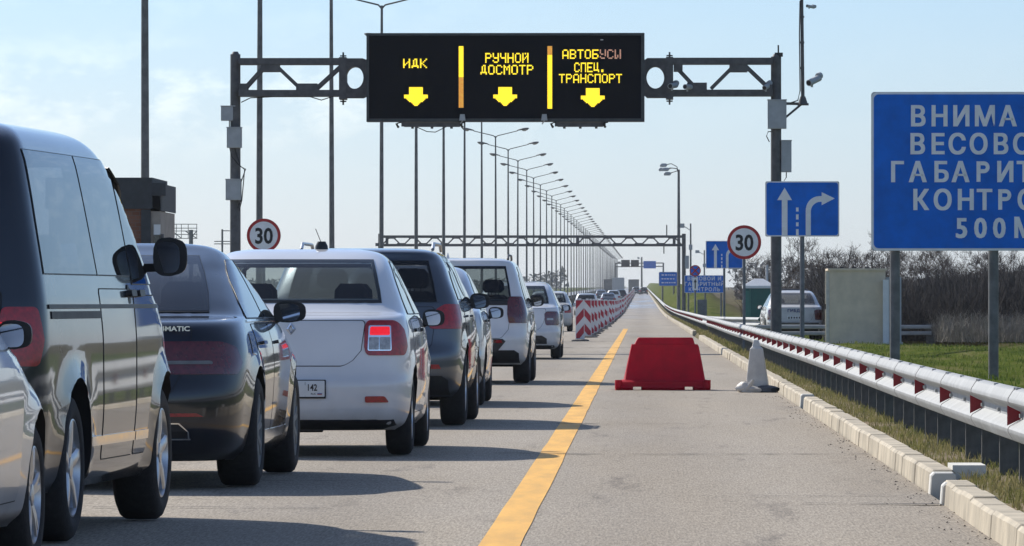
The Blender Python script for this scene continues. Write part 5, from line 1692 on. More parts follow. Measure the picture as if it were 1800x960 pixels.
# big control sign at the right edge of the picture
SY = 80.0
s0 = at(1531, 441, SY); s1 = at(2092, 162, SY)
gz = ground_h(3.2, SY)
sg = empty('road_sign', (s0.x, SY, gz), 0, 'big blue sign with large white lettering on two round posts, cut by the right edge', 'sign')
Wd, Hz = s1.x - s0.x, s1.z - s0.z; zb0 = s0.z - gz
sign_panel(sg, 0, zb0, Wd, zb0 + Hz, .07, .032)
k = SY / F
lines = [('ВНИМАНИЕ', 1598, 222, 58.0, None), ('ВЕСОВОЙ И', 1597, 271, 58, None), ('ГАБАРИТНЫЙ', 1563, 320, 58, None), ('КОНТРОЛЬ', 1602, 369, 58, None), ('500М', 1678, 418, 58, None)]
for txt, px, pyb, sz, _ in lines:
    # letters set one by one on the photograph's pitch
    pitch = {'ВНИМАНИЕ': 37.7, 'ВЕСОВОЙ И': 37.2, 'ГАБАРИТНЫЙ': 36.8, 'КОНТРОЛЬ': 37.5, '500М': 33.0}[txt]
    wds = {'ВНИМАНИЕ': [0, 36, 74, 112, 157, 199, 238, 276], 'ВЕСОВОЙ И': [0, 37, 68, 105, 146, 181, 222, 262, 276], 'ГАБАРИТНЫЙ': [0, 34, 76, 109, 149, 186, 222, 255, 293, 342],
           'КОНТРОЛЬ': [0, 37, 78, 113, 148, 184, 226, 268], '500М': [0, 33, 66, 101]}[txt]
    objs = []
    for i, ch in enumerate(txt):
        if ch == ' ': continue
        if txt == 'ВЕСОВОЙ И' and i == 8: off = 292
        else: off = wds[i]
        if ch == 'Р':      # stem and bowl built directly
            hh = 36.0*k; st_ = 7.0*k; X0 = (px + off - 1531)*k + 4*k*.9; Z0 = zb0 + (441 - pyb)*k; bw = 13*k; b0_ = Z0 + hh*.42; rr_ = (Z0 + hh - b0_)/2
            mp_ = MB(); mp_.box((X0, -.0150, Z0), (X0 + st_, -.0110, Z0 + hh))
            A_ = [-PI/2 + PI*j_/14 for j_ in range(15)]; zc_ = b0_ + rr_; xc_ = X0 + bw
            o_ = [(X0 + st_ + .001, zc_ - rr_)] + [(xc_ + rr_*math.cos(a_)*.95, zc_ + rr_*math.sin(a_)) for a_ in A_] + [(X0 + st_ + .001, zc_ + rr_)]
            n_ = [(X0 + st_ + .001, zc_ - rr_ + st_)] + [(xc_ + max(.001, (rr_ - st_))*math.cos(a_)*.95, zc_ + (rr_ - st_)*math.sin(a_)) for a_ in A_] + [(X0 + st_ + .001, zc_ + rr_ - st_)]
            for j_ in range(len(o_) - 1):
                mp_.loft([[Vector((o_[j_][0], y_, o_[j_][1])), Vector((o_[j_+1][0], y_, o_[j_+1][1])), Vector((n_[j_+1][0], y_, n_[j_+1][1])), Vector((n_[j_][0], y_, n_[j_][1]))] for y_ in (-.0152, -.0112)])
            objs.append(mp_.build('letter', M_wmark)); continue
        for q_, (ddx, ddz) in enumerate(((0, 0), (-.008, .003), (.008, .003), (-.008, -.003), (.008, -.003))):
            o = text_mesh('letter', ch, 35.5*k/0.727, M_wmark, None, ((px + off)*k - 1531*k + ddx + .004, -.0125 - .0006*q_ - .0003*(i % 2), zb0 + (441 - pyb)*k + ddz + .002), depth=.0015, sx=.90, bold=0.0 if ch == 'Р' else .004)
            objs.append(o)
    vs = []; fs = []
    for o in objs:
        b = len(vs); vs += [tuple(v.co) for v in o.data.vertices]; fs += [tuple(b + i for i in p.vertices) for p in o.data.polygons]
        bpy.data.objects.remove(o)
    me = bpy.data.meshes.new('lettering'); me.from_pydata(vs, [], fs); me.materials.append(M_wmark)
    o = bpy.data.objects.new('lettering', me); col.objects.link(o); o.parent = sg
for px in (1573, 1746, 1919, 2050):
    if px > 1930: continue
    x = (px - 1531)*k; mb = MB(); mb.tube([(x, .10, -.3), (x, .10, zb0 + Hz - .1)], .066, 14); mb.build('post', M_steel, sg, smooth=50)
mb = MB()
for z in (zb0 + .3, zb0 + 1.0, zb0 + 1.7): mb.box((.1, .031, z - .03), (Wd - .1, .05, z + .03))
mb.build('rear_rails', M_galvdark, sg)

def arrow_sign(Y, px, label, name='road_sign', hgt=None):
    """blue lane sign: straight arrow on the left, arrow bending right"""
    k = 110.0 / F
    c = at(px, 530, Y); gz = ground_h(c.x, Y)
    root = empty(name, (c.x, Y, gz), 0, label, 'sign', None)
    W2, H2 = 130*k, 97*k
    zb = H + (VY - hgt) * Y / F - gz
    x0 = -W2/2; sign_panel(root, x0, zb, -x0, zb + H2, .05, .022)
    def P(u, v): return (x0 + (u - 1345)*k, zb + (416 - v)*k)
    mb = MB()
    mb.prism([P(*q) for q in ((1374, 414), (1374, 352), (1366, 352), (1379, 330), (1392, 352), (1384, 352), (1384, 414))], -.014, -.010)
    arc = [(1425, 414), (1425, 372)] + [(1425 + 17*(1 - math.cos(a)), 372 - 17*math.sin(a)) for a in np.linspace(0.1, PI/2, 8)] + [(1444, 355), (1444, 361), (1467, 349), (1444, 338), (1444, 345)]
    inn = [(1440, 345)] + [(1416 + 24*(1 - math.cos(a)), 370 - 25*math.sin(a)) for a in np.linspace(PI/2, 0.1, 8)] + [(1416, 372), (1416, 414)]
    mb.prism([P(*q) for q in arc + inn], -.014, -.010)
    for a, b in ((365, 372), (377, 386), (391, 398), (403, 414)):
        mb.box((P(1400-1, 0)[0], -.014, P(0, b)[1]), (P(1403.5, 0)[0], -.010, P(0, a)[1]))
    mb.build('arrows', M_wmark, root)
    mb = MB(); mb.tube([(-.0, .07, -.2), (-.0, .07, zb + H2 - .1)], .042, 10); mb.build('post', M_post2, root, smooth=50)
    return root
arrow_sign(110, 1410, 'blue lane sign with straight and right arrows in front of the right gantry post', hgt=416)
arrow_sign(220, 1273, 'smaller blue lane sign with white arrow partly behind the right 30 sign', hgt=472)

def limit_sign(Y, px, py, label):
    c = at(px, py, Y); gz = ground_h(c.x, Y) if c.x > 0 else 0.1
    root = empty('speed_limit_sign', (c.x, Y, gz), 0, label, 'sign', 'speed limit signs')
    r = 30*Y/F; z = c.z - gz
    circ = lambda q, n=40: [(q*math.cos(2*PI*i/n), z + q*math.sin(2*PI*i/n)) for i in range(n)]
    mb = MB(); mb.prism(circ(r), 0, .025); mb.build('back_plate', M_signback, root)
    mb = MB(); mb.prism(circ(r - .002), -.005, -.001); mb.build('red_ring', M_red, root)
    mb = MB(); mb.prism(circ(r*.82), -.010, -.0055); mb.build('sign_face', M_wmark, root)
    text_mesh('number_30', '30', r*.92/.727, M_blk, root, (0.0, -.0125, z - r*.45), depth=.002, align='CENTER', bold=.012, sx=.86)
    mb = MB(); mb.tube([(0, .05, -.2), (0, .05, z + r*.6)], .033, 10); mb.build('post', M_post2, root, smooth=50)
    return root
limit_sign(133, 463, 414, 'round red-ringed 30 sign on the left above the white saloon')
limit_sign(133, 1308, 426, 'round red-ringed 30 sign on a thin post right of the road')

# blue weighing-control sign and no-stopping sign in the distance
Yw = 400; a = at(1203, 515, Yw); b = at(1273, 484, Yw); gz = ground_h(a.x + 1, Yw)
ws = empty('road_sign', (a.x, Yw, gz), 0, 'distant blue sign with three rows of white lettering behind the no-stopping sign', 'sign')
sign_panel(ws, 0, a.z - gz, b.x - a.x, b.z - gz, .06, .03)
for t_, py in (('ВЕСОВОЙ И', 493), ('ГАБАРИТНЫЙ', 502.5), ('КОНТРОЛЬ', 512)):
    text_mesh('lettering', t_, 6.6*Yw/F/.727, M_wmark, ws, ((b.x - a.x)/2, -.015, at(0, py, Yw).z - gz), depth=.002, align='CENTER', bold=.006, sx=.98, space=1.2)
for q in (.10, .52, .92):
    mb = MB(); x = (b.x - a.x)*q; mb.tube([(x, .09, -.2), (x, .09, b.z - gz - .1)], .06, 8); mb.build('post', M_steel, ws, smooth=50)
Yn = 330; c = at(1222, 476, Yn); gz = ground_h(c.x, Yn)
ns = empty('road_sign', (c.x, Yn, gz), 0, 'small round blue and red no-stopping sign with an arrow plate below it', 'sign')
z = c.z - gz; r = 10*Yn/F
circ = lambda q, cx=0, cz=0, n=28: [(cx + q*math.cos(2*PI*i/n), cz + q*math.sin(2*PI*i/n)) for i in range(n)]
mb = MB(); mb.prism(circ(r, 0, z), 0, .02)
for s in (1, -1):
    t = Vector((s*.7071, 0, .7071)); n_ = Vector((-t.z, 0, t.x))
    a1, b1 = t*r*.9, -t*r*.9; w = r*.11
    mb.loft([[a1 + n_*w + Vector((0, -.012, z)), a1 - n_*w + Vector((0, -.012, z)), a1 - n_*w + Vector((0, -.008, z)), a1 + n_*w + Vector((0, -.008, z))],
             [b1 + n_*w + Vector((0, -.012 - .001*s, z)), b1 - n_*w + Vector((0, -.012 - .001*s, z)), b1 - n_*w + Vector((0, -.008, z)), b1 + n_*w + Vector((0, -.008, z))]])
mb.build('red_ring', M_red, ns)
mb = MB()
for s in range(4):
    a0 = PI/2*s + .14 - PI/4; pts_ = [(0.13*r*math.cos(a0 - .14 + PI/4)*1.4, z + .13*r*math.sin(a0 - .14 + PI/4)*1.4)] + [(r*.80*math.cos(a0 + (PI/2 - .28)*i/6), z + r*.80*math.sin(a0 + (PI/2 - .28)*i/6)) for i in range(7)]
    mb.prism(pts_, -.007, -.003)
mb.build('sign_face', M_blue, ns)
mb = MB(); pz = at(0, 510, Yn).z - gz; pz1 = at(0, 488, Yn).z - gz; mb.box((-.15, 0, pz), (.15, .02, pz1)); mb.build('arrow_plate', M_wmark, ns)
mb = MB(); h_ = pz1 - pz; mb.prism([(-.03, pz + h_*.12), (.03, pz + h_*.12), (.03, pz + h_*.62), (.08, pz + h_*.62), (0, pz + h_*.9), (-.08, pz + h_*.62), (-.03, pz + h_*.62)], -.006, -.001); mb.build('arrow', M_blk, ns)
mb = MB(); mb.tube([(0, .06, -.2), (0, .06, z + r*.5)], .05, 8); mb.build('post', M_post2, ns, smooth=50)
mb = MB(); mb.box((.12, .3, 0), (.62, .5, 1.15)); mb.build('base_cabinet', M_post2, ns)
# still farther blue sign on the right and the signs over the crest
def far_panel(Y, pa, pb, label, m, posts=(.2, .8)):
    a = at(pa[0], pa[1], Y); b = at(pb[0], pb[1], Y); gz = zr(Y) + .1
    root = empty('road_sign', (a.x, Y, gz), 0, label, 'sign')
    mb = MB(); mb.prism(rpoly(0, a.z - gz, b.x - a.x, b.z - gz, .15), 0, .08); mb.build('back_plate', M_signback, root)
    mb = MB(); mb.prism(rpoly(.06, a.z - gz + .06, b.x - a.x - .06, b.z - gz - .06, .12), -.02, -.005); mb.build('sign_face', m, root)
    mb = MB()
    hh = (b.z - a.z); ww = b.x - a.x
    rr = random.Random(int(pa[0]))
    for i in range(3):
        xx = ww*.15
        while xx < ww*.85:
            l = rr.uniform(.06, .16)*ww; mb.box((xx, -.03, a.z - gz + hh*(.2 + .27*i)), (xx + l*.8, -.022, a.z - gz + hh*(.28 + .27*i))); xx += l + .03*ww
    if m is M_blue: mb.build('white_marks', M_wmark, root)
    for q in posts:
        mb = MB(); x = (b.x - a.x)*q; mb.tube([(x, .16, -2), (x, .16, b.z - gz - .2)], .1, 8); mb.build('post', M_steel, root)
far_panel(700, (1158, 503), (1191, 478), 'far blue direction sign above the green bank by the road end', M_blue)
Y5 = 1500.0
g5 = empty('gantry', (at(1090, 530, Y5).x, Y5, zr(Y5)), 0, 'hazy gantry far up the road with two dark boards and a blue sign', 'gantry')
def P5(px, py): p = at(px, py, Y5); return p.x - g5.location.x, p.z - g5.location.z
for (a, b, c, d, m, nm) in ((1092, 469, 1107, 457, M_ledbk, 'dark_board'), (1109, 469, 1123, 457, M_ledbk, 'dark_board'), (1131, 472, 1153, 459, M_blue, 'blue_board'), (1086, 464, 1091, 460, M_steel, 'small_board')):
    x0, z0 = P5(a, b); x1, z1 = P5(c, d); mb = MB(); mb.box((x0, -.2, z0), (x1, .2, z1)); mb.build(nm, m, g5)
mb = MB(); x0, z0 = P5(1082, 463); x1, z1 = P5(1166, 461); sec(mb, (x0, .3, z0), (x1, .3, z1 - .2), .25); sec(mb, (x0, .3, z0 - .8), (x1, .3, z1 - 1.0), .25); mb.build('truss', M_steel, g5)
for q in (1082, 1166):
    mb = MB(); x0, z0 = P5(q, 462); mb.tube([(x0, .3, -.3), (x0, .3, z0)], .2, 8); mb.build('post', M_steel, g5)

# ================================================================== lane delineators
M_dred = mat('delineator_red', (0.42, 0.02, 0.04), 0.4, noise=0.1)
M_dwh = mat('delineator_white', (0.70, 0.70, 0.70), 0.5, noise=0.06, nscale=4)
M_base = mat('rubber_base', (0.10, 0.095, 0.09), 0.85, noise=0.3)
def delineator(rev):
    root = empty('lane_delineator', (0, 0, 0), 0, 'x', 'road barrier', 'red and white delineator panels')
    w, h = .128, 1.12; z0 = .06
    mb = MB(); mb.loft([rrect(0, 0, w, .02, z0, .4), rrect(0, 0, w, .02, z0 + h, .4)]); mb.box((-.04, -.02, z0 + h), (.04, .02, z0 + h + .035))
    mb.build('panel', M_dwh, root)
    mb = MB()
    def clip(poly, zlo, zhi):
        def cut(P, f):
            out = []
            for i in range(len(P)):
                a, b = P[i], P[(i+1) % len(P)]; fa, fb = f(a), f(b)
                if fa >= 0: out.append(a)
                if fa * fb < 0:
                    t = fa / (fa - fb); out.append((a[0] + (b[0]-a[0])*t, a[1] + (b[1]-a[1])*t))
            return out
        P = cut(poly, lambda p: p[1] - zlo)
        return cut(P, lambda p: zhi - p[1]) if P else P
    s = -1 if rev else 1
    ww = w - .018
    for k in range(-1, 4):
        zc = z0 + .02 + k*.47 + .02
        poly = [(-ww, zc - s*.13), (ww, zc + s*.13), (ww, zc + .235 + s*.13), (-ww, zc + .235 - s*.13)]
        P = clip(poly, z0 + .02, z0 + h - .02)
        if len(P) > 2: mb.prism(P, -.026, -.021)
    mb.build('red_stripes', M_dred, root)
    mb = MB(); mb.loft([rrect(0, .05, .26, .42, 0, .2), rrect(0, .05, .24, .40, .035, .2), rrect(0, .05, .12, .2, .06, .3)])
    mb.build('base', M_base, root)
    return root
dA = delineator(False); dB = delineator(True)
ysD = [177.6, 195.5, 206, 217, 228, 240, 253, 266]
while ysD[-1] < 1500: ysD.append(ysD[-1] + 13.0 + (0.006*max(0, ysD[-1] - 400)))
rdl = random.Random(4)
for i, y in enumerate(ysD):
    if i == 0: o = dA
    elif i == 1: o = dB
    else: o = copy_tree(dB)
    o.location = (-1.72 + rdl.uniform(-.05, .05) + (0.00 if i == 0 else .04), y, zr(y) + .004)
    o.rotation_euler = (0, rdl.uniform(-.012, .012), rdl.uniform(-.2, .2) if i else 0)
    if i == 0: o['label'] = 'nearest red and white delineator panel, stripes rising to the right, on its rubber base'
    elif i == 1: o['label'] = 'second delineator panel directly behind the nearest one, stripes falling to the right'
    else:
        o['label'] = 'red and white delineator panel in the tight line running up the road'
        o['group'] = 'delineator panels in the receding line'
del dA['group']; del dB['group']

# ================================================================== red water-filled barrier and the white one
M_redpl = mat('red_plastic', (0.58, 0.005, 0.025), 0.5, spec=0.3, noise=0.16, nscale=5, bump=0.05, bscale=12)
M_whpl = mat('white_plastic_dirty', (0.62, 0.58, 0.52), 0.55, noise=0.12, nscale=6, bump=0.12, bscale=25)
_nt = M_redpl.node_tree; _b = _nt.nodes['Principled BSDF']; _o = [n for n in _nt.nodes if n.type == 'OUTPUT_MATERIAL'][0]
_t = _nt.nodes.new('ShaderNodeBsdfTranslucent'); _t.inputs[0].default_value = (0.55, 0.01, 0.03, 1); _m = _nt.nodes.new('ShaderNodeMixShader'); _m.inputs[0].default_value = 0.22
_nt.links.new(_b.outputs[0], _m.inputs[1]); _nt.links.new(_t.outputs[0], _m.inputs[2]); _nt.links.new(_m.outputs[0], _o.inputs['Surface'])
Yr = 79.7; k = Yr/F; c = at(1166, 686, Yr)
rb = empty('road_barrier', (c.x, Yr, 0), R(1.0), 'bright red plastic road block standing on the shoulder right of the yellow line', 'road barrier')
mb = MB()
def q(px): return (px - 1166)*k
def zz(py): return max(0.0, (686 - py)*k)
mb.loft([rrect((q(1093)+q(1243))/2, .26, (q(1243)-q(1093))/2, .25, zz(676), .25), rrect((q(1097)+q(1240))/2, .26, (q(1240)-q(1097))/2, .20, zz(668), .2),
         rrect((q(1103)+q(1235))/2, .26, (q(1235)-q(1103))/2, .13, zz(640), .2), rrect((q(1110)+q(1229))/2, .26, (q(1229)-q(1110))/2, .10, zz(609), .2),
         rrect((q(1111)+q(1227))/2, .26, (q(1227)-q(1111))/2, .10, zz(605.5), .2), rrect((q(1116)+q(1222))/2, .26, (q(1222)-q(1116))/2, .088, zz(605), .2),
         rrect((q(1121)+q(1219))/2, .26, (q(1219)-q(1121))/2, .075, zz(595), .25), rrect((q(1123)+q(1217))/2, .26, (q(1217)-q(1123))/2, .065, zz(593.5), .3)])
body_ = mb.build('body', M_redpl, rb, smooth=30, bevel=.0)
mb = MB()
for a, b in ((1082, 1113), (1128, 1204), (1219, 1249)):
    mb.loft([rrect((q(a)+q(b))/2, .26, (q(b)-q(a))/2, .27, 0, .2), rrect((q(a)+q(b))/2, .26, (q(b)-q(a))/2, .29, .03, .2), rrect((q(a)+q(b))/2, .26, (q(b)-q(a))/2*.98, .27, zz(672), .2)])
mb.loft([rrect((q(1084)+q(1247))/2, .26, (q(1247)-q(1084))/2, .28, zz(680), .2), rrect((q(1084)+q(1247))/2, .26, (q(1247)-q(1084))/2, .28, zz(672), .2), rrect((q(1093)+q(1243))/2, .26, (q(1243)-q(1093))/2, .24, zz(668), .2)])
mb.build('base', M_redpl, rb, smooth=30)
mb = MB()
for px in (1087, 1243):
    mb.tube([(q(px), -.02, zz(682)), (q(px), -.02, zz(668))], .045, 12)
mb.build('coupling_lug', M_redpl, rb, smooth=40)
Yc = 77.7; k = Yc/F; c = at(1330, 690, Yc)
def q(px): return (px - 1330)*k
def zz(py): return max(0.0, (690 - py)*k)
wb = empty('road_barrier', (c.x, Yc, 0), R(-3), 'dirty white tapered plastic road post with crumpled base against the kerb', 'road barrier')
mb = MB()
mb.loft([rrect(q(1330), .20, .142, .13, 0.03, .2), rrect(q(1330), .20, .138, .12, zz(674), .2), rrect(q(1328.5), .20, .078, .085, zz(613), .2), rrect(q(1328.5), .20, .060, .07, zz(611), .2), rrect(q(1328), .20, .05, .055, zz(609), .3),
         rrect(q(1328), .20, .038, .045, zz(601), .3), rrect(q(1328), .20, .028, .03, zz(598), .3)])
mb.build('body', M_whpl, wb, smooth=30)
def lump(cx, cy, cz, rx, ry, rz, seed, name, m):
    rr = random.Random(seed); ph = [rr.uniform(0, 6) for _ in range(6)]
    rings = []
    for i in range(9):
        t = PI*i/8; ring = []
        for j in range(16):
            a = 2*PI*j/16
            f = 1 + .16*math.sin(3*a + ph[0] + t*2) + .12*math.sin(5*t + ph[1] + a) + .1*math.sin(7*a + ph[2])
            s = max(.03, math.sin(t))
            ring.append(Vector((cx + rx*s*math.cos(a)*f, cy + ry*s*math.sin(a)*f, max(0.0, cz + rz*-math.cos(t)*(f*.3 + .7)))))
        rings.append(ring)
    mb = MB(); mb.loft(rings); return mb.build(name, m, wb, smooth=60)
lump(q(1309), .04, .06, .10, .10, .075, 3, 'crumpled_base', M_whpl)
lump(q(1347), .03, .035, .15, .10, .055, 5, 'dark_bag', mat('dark_plastic_bag', (0.09, 0.095, 0.10), 0.5, noise=0.3))
lump(q(1323), -.02, .03, .13, .06, .05, 8, 'plastic_sheet', M_whpl)
mb = MB(); mb.tube([(q(1312), -.03, .04), (q(1324), -.06, .16)], [.035, .02], 7); mb.build('torn_strip', M_whpl, wb)

# ================================================================== small buildings and cabins
M_beige = mat('booth_beige', (0.72, 0.60, 0.44), 0.75, noise=0.10, nscale=2.5, bump=0.1, bscale=6)
M_beigel = mat('booth_trim', (0.62, 0.58, 0.50), 0.7, noise=0.1)
M_roofd = mat('booth_roof', (0.06, 0.06, 0.06), 0.8, noise=0.2)
Yb = 178.0; a = at(1458, 600, Yb); b = at(1556, 472, Yb); gz = ground_h(6, Yb) - .05
bt = empty('booth', (a.x, Yb, gz), 0, 'beige box-shaped cabin on the lawn behind the guardrail', 'cabin')
W_, H_ = b.x - a.x, b.z - gz
mb = MB(); mb.box((0, 0, .05), (W_, 2.4, H_ - .06)); mb.box((-.02, -.02, 0), (W_ + .02, 2.42, .05)); wl_ = mb.build('wall', M_beige, bt)
mb = MB()
for x in (.35, 1.1, 1.85): pass
mb.box((-.05, -.05, H_ - .06), (W_ + .05, 2.5, H_))
rf_ = mb.build('roof', M_beige, bt)
for x in (.28, .62, 1.0):
    mb = MB(); mb.box((x, .2, H_), (x + .14, .5, H_ + .05)); mb.build('roof_block', M_roofd, rf_)
mb = MB(); mb.box((-.07, .10, .12), (-.001, .95, H_ - .2)); mb.box((-.10, .02, .05), (-.001, .08, H_ - .08)); mb.box((-.10, .97, .05), (-.001, 1.03, H_ - .08)); d_ = mb.build('door', M_beigel, bt)
mb = MB(); mb.box((-.12, .80, 1.0), (-.07, .86, 1.15)); mb.build('handle', M_blk, d_)
mb = MB(); x = (1551 - 1458)*Yb/F; mb.box((x, -.32, .02), (x + .16, -.05, H_ - .32)); mb.build('white_post', M_white, bt)
mb = MB(); mb.box((W_ + .03, .2, .05), (W_ + .46, 1.6, H_ - .25)); mb.box((W_+.03, .15, .0), (W_ + .5, 1.7, .06)); mb.build('side_cabinet', M_box, bt)

# green toilet cabin
M_green = mat('toilet_green', (0.012, 0.12, 0.10), 0.45, noise=0.12, nscale=3)
M_greenl = mat('toilet_green_light', (0.05, 0.20, 0.16), 0.45, noise=0.12, nscale=3)
Yt = 243.0; a = at(1308, 581, Yt); gz = zr(Yt) + ground_h(a.x + .5, Yt)*0 + .08
tl = empty('toilet_cabin', (a.x, Yt, gz), 0, 'dark green portable toilet cabin with a white pitched roof behind the 30 sign', 'toilet cabin')
Wt = 1.16; Ht = H + (530 - 508)*Yt/F - gz + .12
Ht = at(0, 507, Yt).z - gz
mb = MB(); mb.box((0, 0, .1), (Wt, 1.2, Ht)); mb.box((-.03, -.03, 0), (Wt + .03, 1.23, .1)); mb.build('wall', M_green, tl, bevel=.01)
mb = MB(); mb.box((.02, -.03, .15), (.20, -.001, Ht - .1)); mb.box((.21, -.035, .1), (.25, -.001, Ht)); mb.build('corner_panel', M_greenl, tl)
mb = MB(); mb.box((-.025, .15, .15), (-.001, 1.05, Ht - .15)); 
for z in (.3, .55, .8): mb.box((-.04, .2, z), (-.026, 1.0, z + .12))
d_ = mb.build('door', M_greenl, tl); mb = MB(); mb.box((-.06, .9, 1.0), (-.04, 1.0, 1.12)); mb.build('handle', M_box, d_)
mb = MB()
r0_ = [Vector(p) for p in ((-.06, -.06, Ht), (Wt + .06, -.06, Ht), (Wt + .06, 1.26, Ht), (-.06, 1.26, Ht))]
r1_ = [Vector(p) for p in ((-.06, -.06, Ht + .10), (Wt + .06, -.06, Ht + .10), (Wt + .06, 1.26, Ht + .10), (-.06, 1.26, Ht + .10))]
r2_ = [Vector(p) for p in ((.42, .4, Ht + .38), (.74, .4, Ht + .38), (.74, .8, Ht + .38), (.42, .8, Ht + .38))]
mb.loft([r0_, r1_, r2_]); mb.build('roof', M_white, tl)
mb = MB(); mb.tube([(.9, .9, .5), (.9, .9, Ht + .9)], .05, 8); mb.build('vent_pipe', M_box, tl, smooth=50)

# dark brick kiosk in the median, behind the van
M_brick = bpy.data.materials.new('brown_brick'); M_brick.use_nodes = True
nt = M_brick.node_tree; bb = nt.nodes['Principled BSDF']
bk = nt.nodes.new('ShaderNodeTexBrick'); bk.inputs['Color1'].default_value = (.19, .075, .045, 1); bk.inputs['Color2'].default_value = (.24, .11, .07, 1); bk.inputs['Mortar'].default_value = (.17, .15, .13, 1)
bk.inputs['Scale'].default_value = 4.0; bk.inputs['Mortar Size'].default_value = 0.012
tcx = nt.nodes.new('ShaderNodeTexCoord'); mpx = nt.nodes.new('ShaderNodeMapping'); mpx.inputs['Rotation'].default_value = (PI/2, 0, 0)
nt.links.new(tcx.outputs['Object'], mpx.inputs[0]); nt.links.new(mpx.outputs[0], bk.inputs['Vector']); nt.links.new(bk.outputs[0], bb.inputs['Base Color']); bb.inputs['Roughness'].default_value = .9
M_stonel = mat('lime_stone_face', (0.36, 0.31, 0.26), 0.85, noise=0.15, nscale=4)
M_fascia = mat('dark_fascia', (0.05, 0.055, 0.06), 0.7, noise=0.2)
Yk = 104.0; p = at(264, 312, Yk)
kk = empty('kiosk', (p.x, Yk, 0), 0, 'small dark brick kiosk with flat roof behind the van and tall lamp post', 'kiosk')
hk = p.z
mb = MB(); mb.box((-1.7, 0, 0), (-.001, 3.2, hk - .52)); mb.build('wall', M_brick, kk)
mb = MB(); mb.box((-1.75, -.06, hk - .52), (.03, 3.25, hk)); mb.build('roof_fascia', M_fascia, kk)
mb = MB(); mb.box((-.16, -.03, 0), (-.0, -.003, hk - .53)); mb.build('corner_strip', M_fascia, kk)
mb = MB(); mb.box((.0, .02, 0), (.16, 3.18, hk - .56)); side_ = mb.build('stone_side', M_stonel, kk)
mb = MB(); mb.box((.16, -.02, hk - .55), (.18, 3.2, hk - .10)); mb.box((.03, -.05, hk - .30), (.25, .35, hk - .09)); mb.build('roof_end', M_fascia, kk)
mb = MB(); mb.box((.055, -.02, .9), (.15, .018, hk - .95)); mb.build('window', M_glassdark, side_)
mb = MB(); mb.box((.05, -.015, hk - .95), (.16, .015, hk - .78)); mb.build('window_frame', M_white, side_)
mb = MB(); mb.box((.165, -.02, 2.05), (.215, .12, 2.25)); mb.build('wall_lamp', M_steeldark, kk)
mb = MB()
for y_ in (.7, 1.8): mb.box((.161, y_, .9), (.175, y_ + .7, 2.1))
mb.build('window', M_glassdark, side_)

# billboard lattice and far pole on the left horizon
Yq = 620.0; p = at(285, 426, Yq); gz = zr(Yq)
bl = empty('billboard_frame', (p.x, Yq, gz), 0, 'empty lattice billboard frame on the left horizon behind the black saloon', 'billboard frame')
def q(px): return (px - 285)*Yq/F
def zz(py): return H + (530 - py)*Yq/F - gz
mb = MB()
for py in (394, 401, 406, 412, 419): sec(mb, (q(283 if py > 402 else 286), 0, zz(py)), (q(346), 0, zz(py)), .07)
for px in (286, 297, 309, 318, 330, 345): sec(mb, (q(px), 0, zz(419)), (q(px), 0, zz(394)), .06)
for a_, b_ in (((286, 419), (302, 406)), ((302, 406), (318, 419)), ((325, 406), (345, 419)), ((334, 419), (345, 406))): sec(mb, (q(a_[0]), 0, zz(a_[1])), (q(b_[0]), 0, zz(b_[1])), .09)
mb.build('lattice', M_steel, bl)
mb = MB(); sec(mb, (q(335), 0, -.5), (q(335), 0, zz(404)), .38); mb.build('post', M_steel, bl)
p = at(390, 403, Yq)
up = empty('utility_pole', (p.x, Yq, zr(Yq)), 0, 'lone distant mast with short cross arms left of the gantry post', 'pole')
mb = MB(); h_ = p.z - zr(Yq); mb.tube([(0, 0, -.3), (0, 0, h_)], .10, 7); mb.build('pole', M_steel, up)
mb = MB()
for z_, l in ((h_ - .15, .75), (h_ - 1.2, .8), (h_ - 1.45, .8)): sec(mb, (0 if z_ > h_ - 1 else -l, 0, z_), (l, 0, z_), .09)
mb.build('cross_arms', M_steel, up)

# ================================================================== vegetation
M_bark = mat('bare_bark', (0.055, 0.047, 0.042), 0.9, noise=0.3, nscale=6)
M_twig = mat('bare_twigs', (0.095, 0.075, 0.065), 0.9, noise=0.3, nscale=3)
M_shrub = mat('winter_shrubs', (0.060, 0.050, 0.044), 0.95, noise=0.35, nscale=1.5)
M_stems = mat('pale_stems', (0.22, 0.20, 0.17), 0.9, noise=0.3, nscale=5)
def bare_tree(seed, h):
    rr = random.Random(seed)
    tr = MB(); tw = MB()
    def grow(p, d, L, r, lv):
        n = 3
        pts = [p.copy()]; rad = [r]
        for i in range(n):
            d = (d + Vector((rr.gauss(0, .13), rr.gauss(0, .13), rr.gauss(.03, .08)))).normalized()
            p = p + d * L / n; pts.append(p.copy()); rad.append(r * (1 - .45*(i+1)/n))
        (tr if lv < 1 else tw).tube(pts, rad, 7 if lv < 1 else (4 if lv < 3 else 3), caps=False)
        if lv >= 5: return
        k = {0: 6, 1: 4, 2: 4, 3: 4, 4: 3}[lv]
        for j in range(k):
            t = rr.uniform(.35, 1.0) if lv else rr.uniform(.30, 1.0)
            base = pts[0].lerp(pts[-1], t) if n == 1 else pts[min(n, max(1, int(t*n + .5)))]
            a = rr.uniform(0, 2*PI); sp = rr.uniform(.35, .95)
            up = Vector((0, 0, 1)); s = d.cross(up)
            s = s.normalized() if s.length > .01 else Vector((1, 0, 0))
            u = d.cross(s).normalized()
            nd = (d * math.cos(sp) + (s*math.cos(a) + u*math.sin(a)) * math.sin(sp) + Vector((0, 0, .18))).normalized()
            grow(base, nd, L * rr.uniform(.50, .72), max(.012, rad[-1] * rr.uniform(.5, .75)), lv + 1)
    grow(Vector((0, 0, -.2)), Vector((0, 0, 1)), h * .52, h * .016, 0)
    return tr, tw
kinds = []
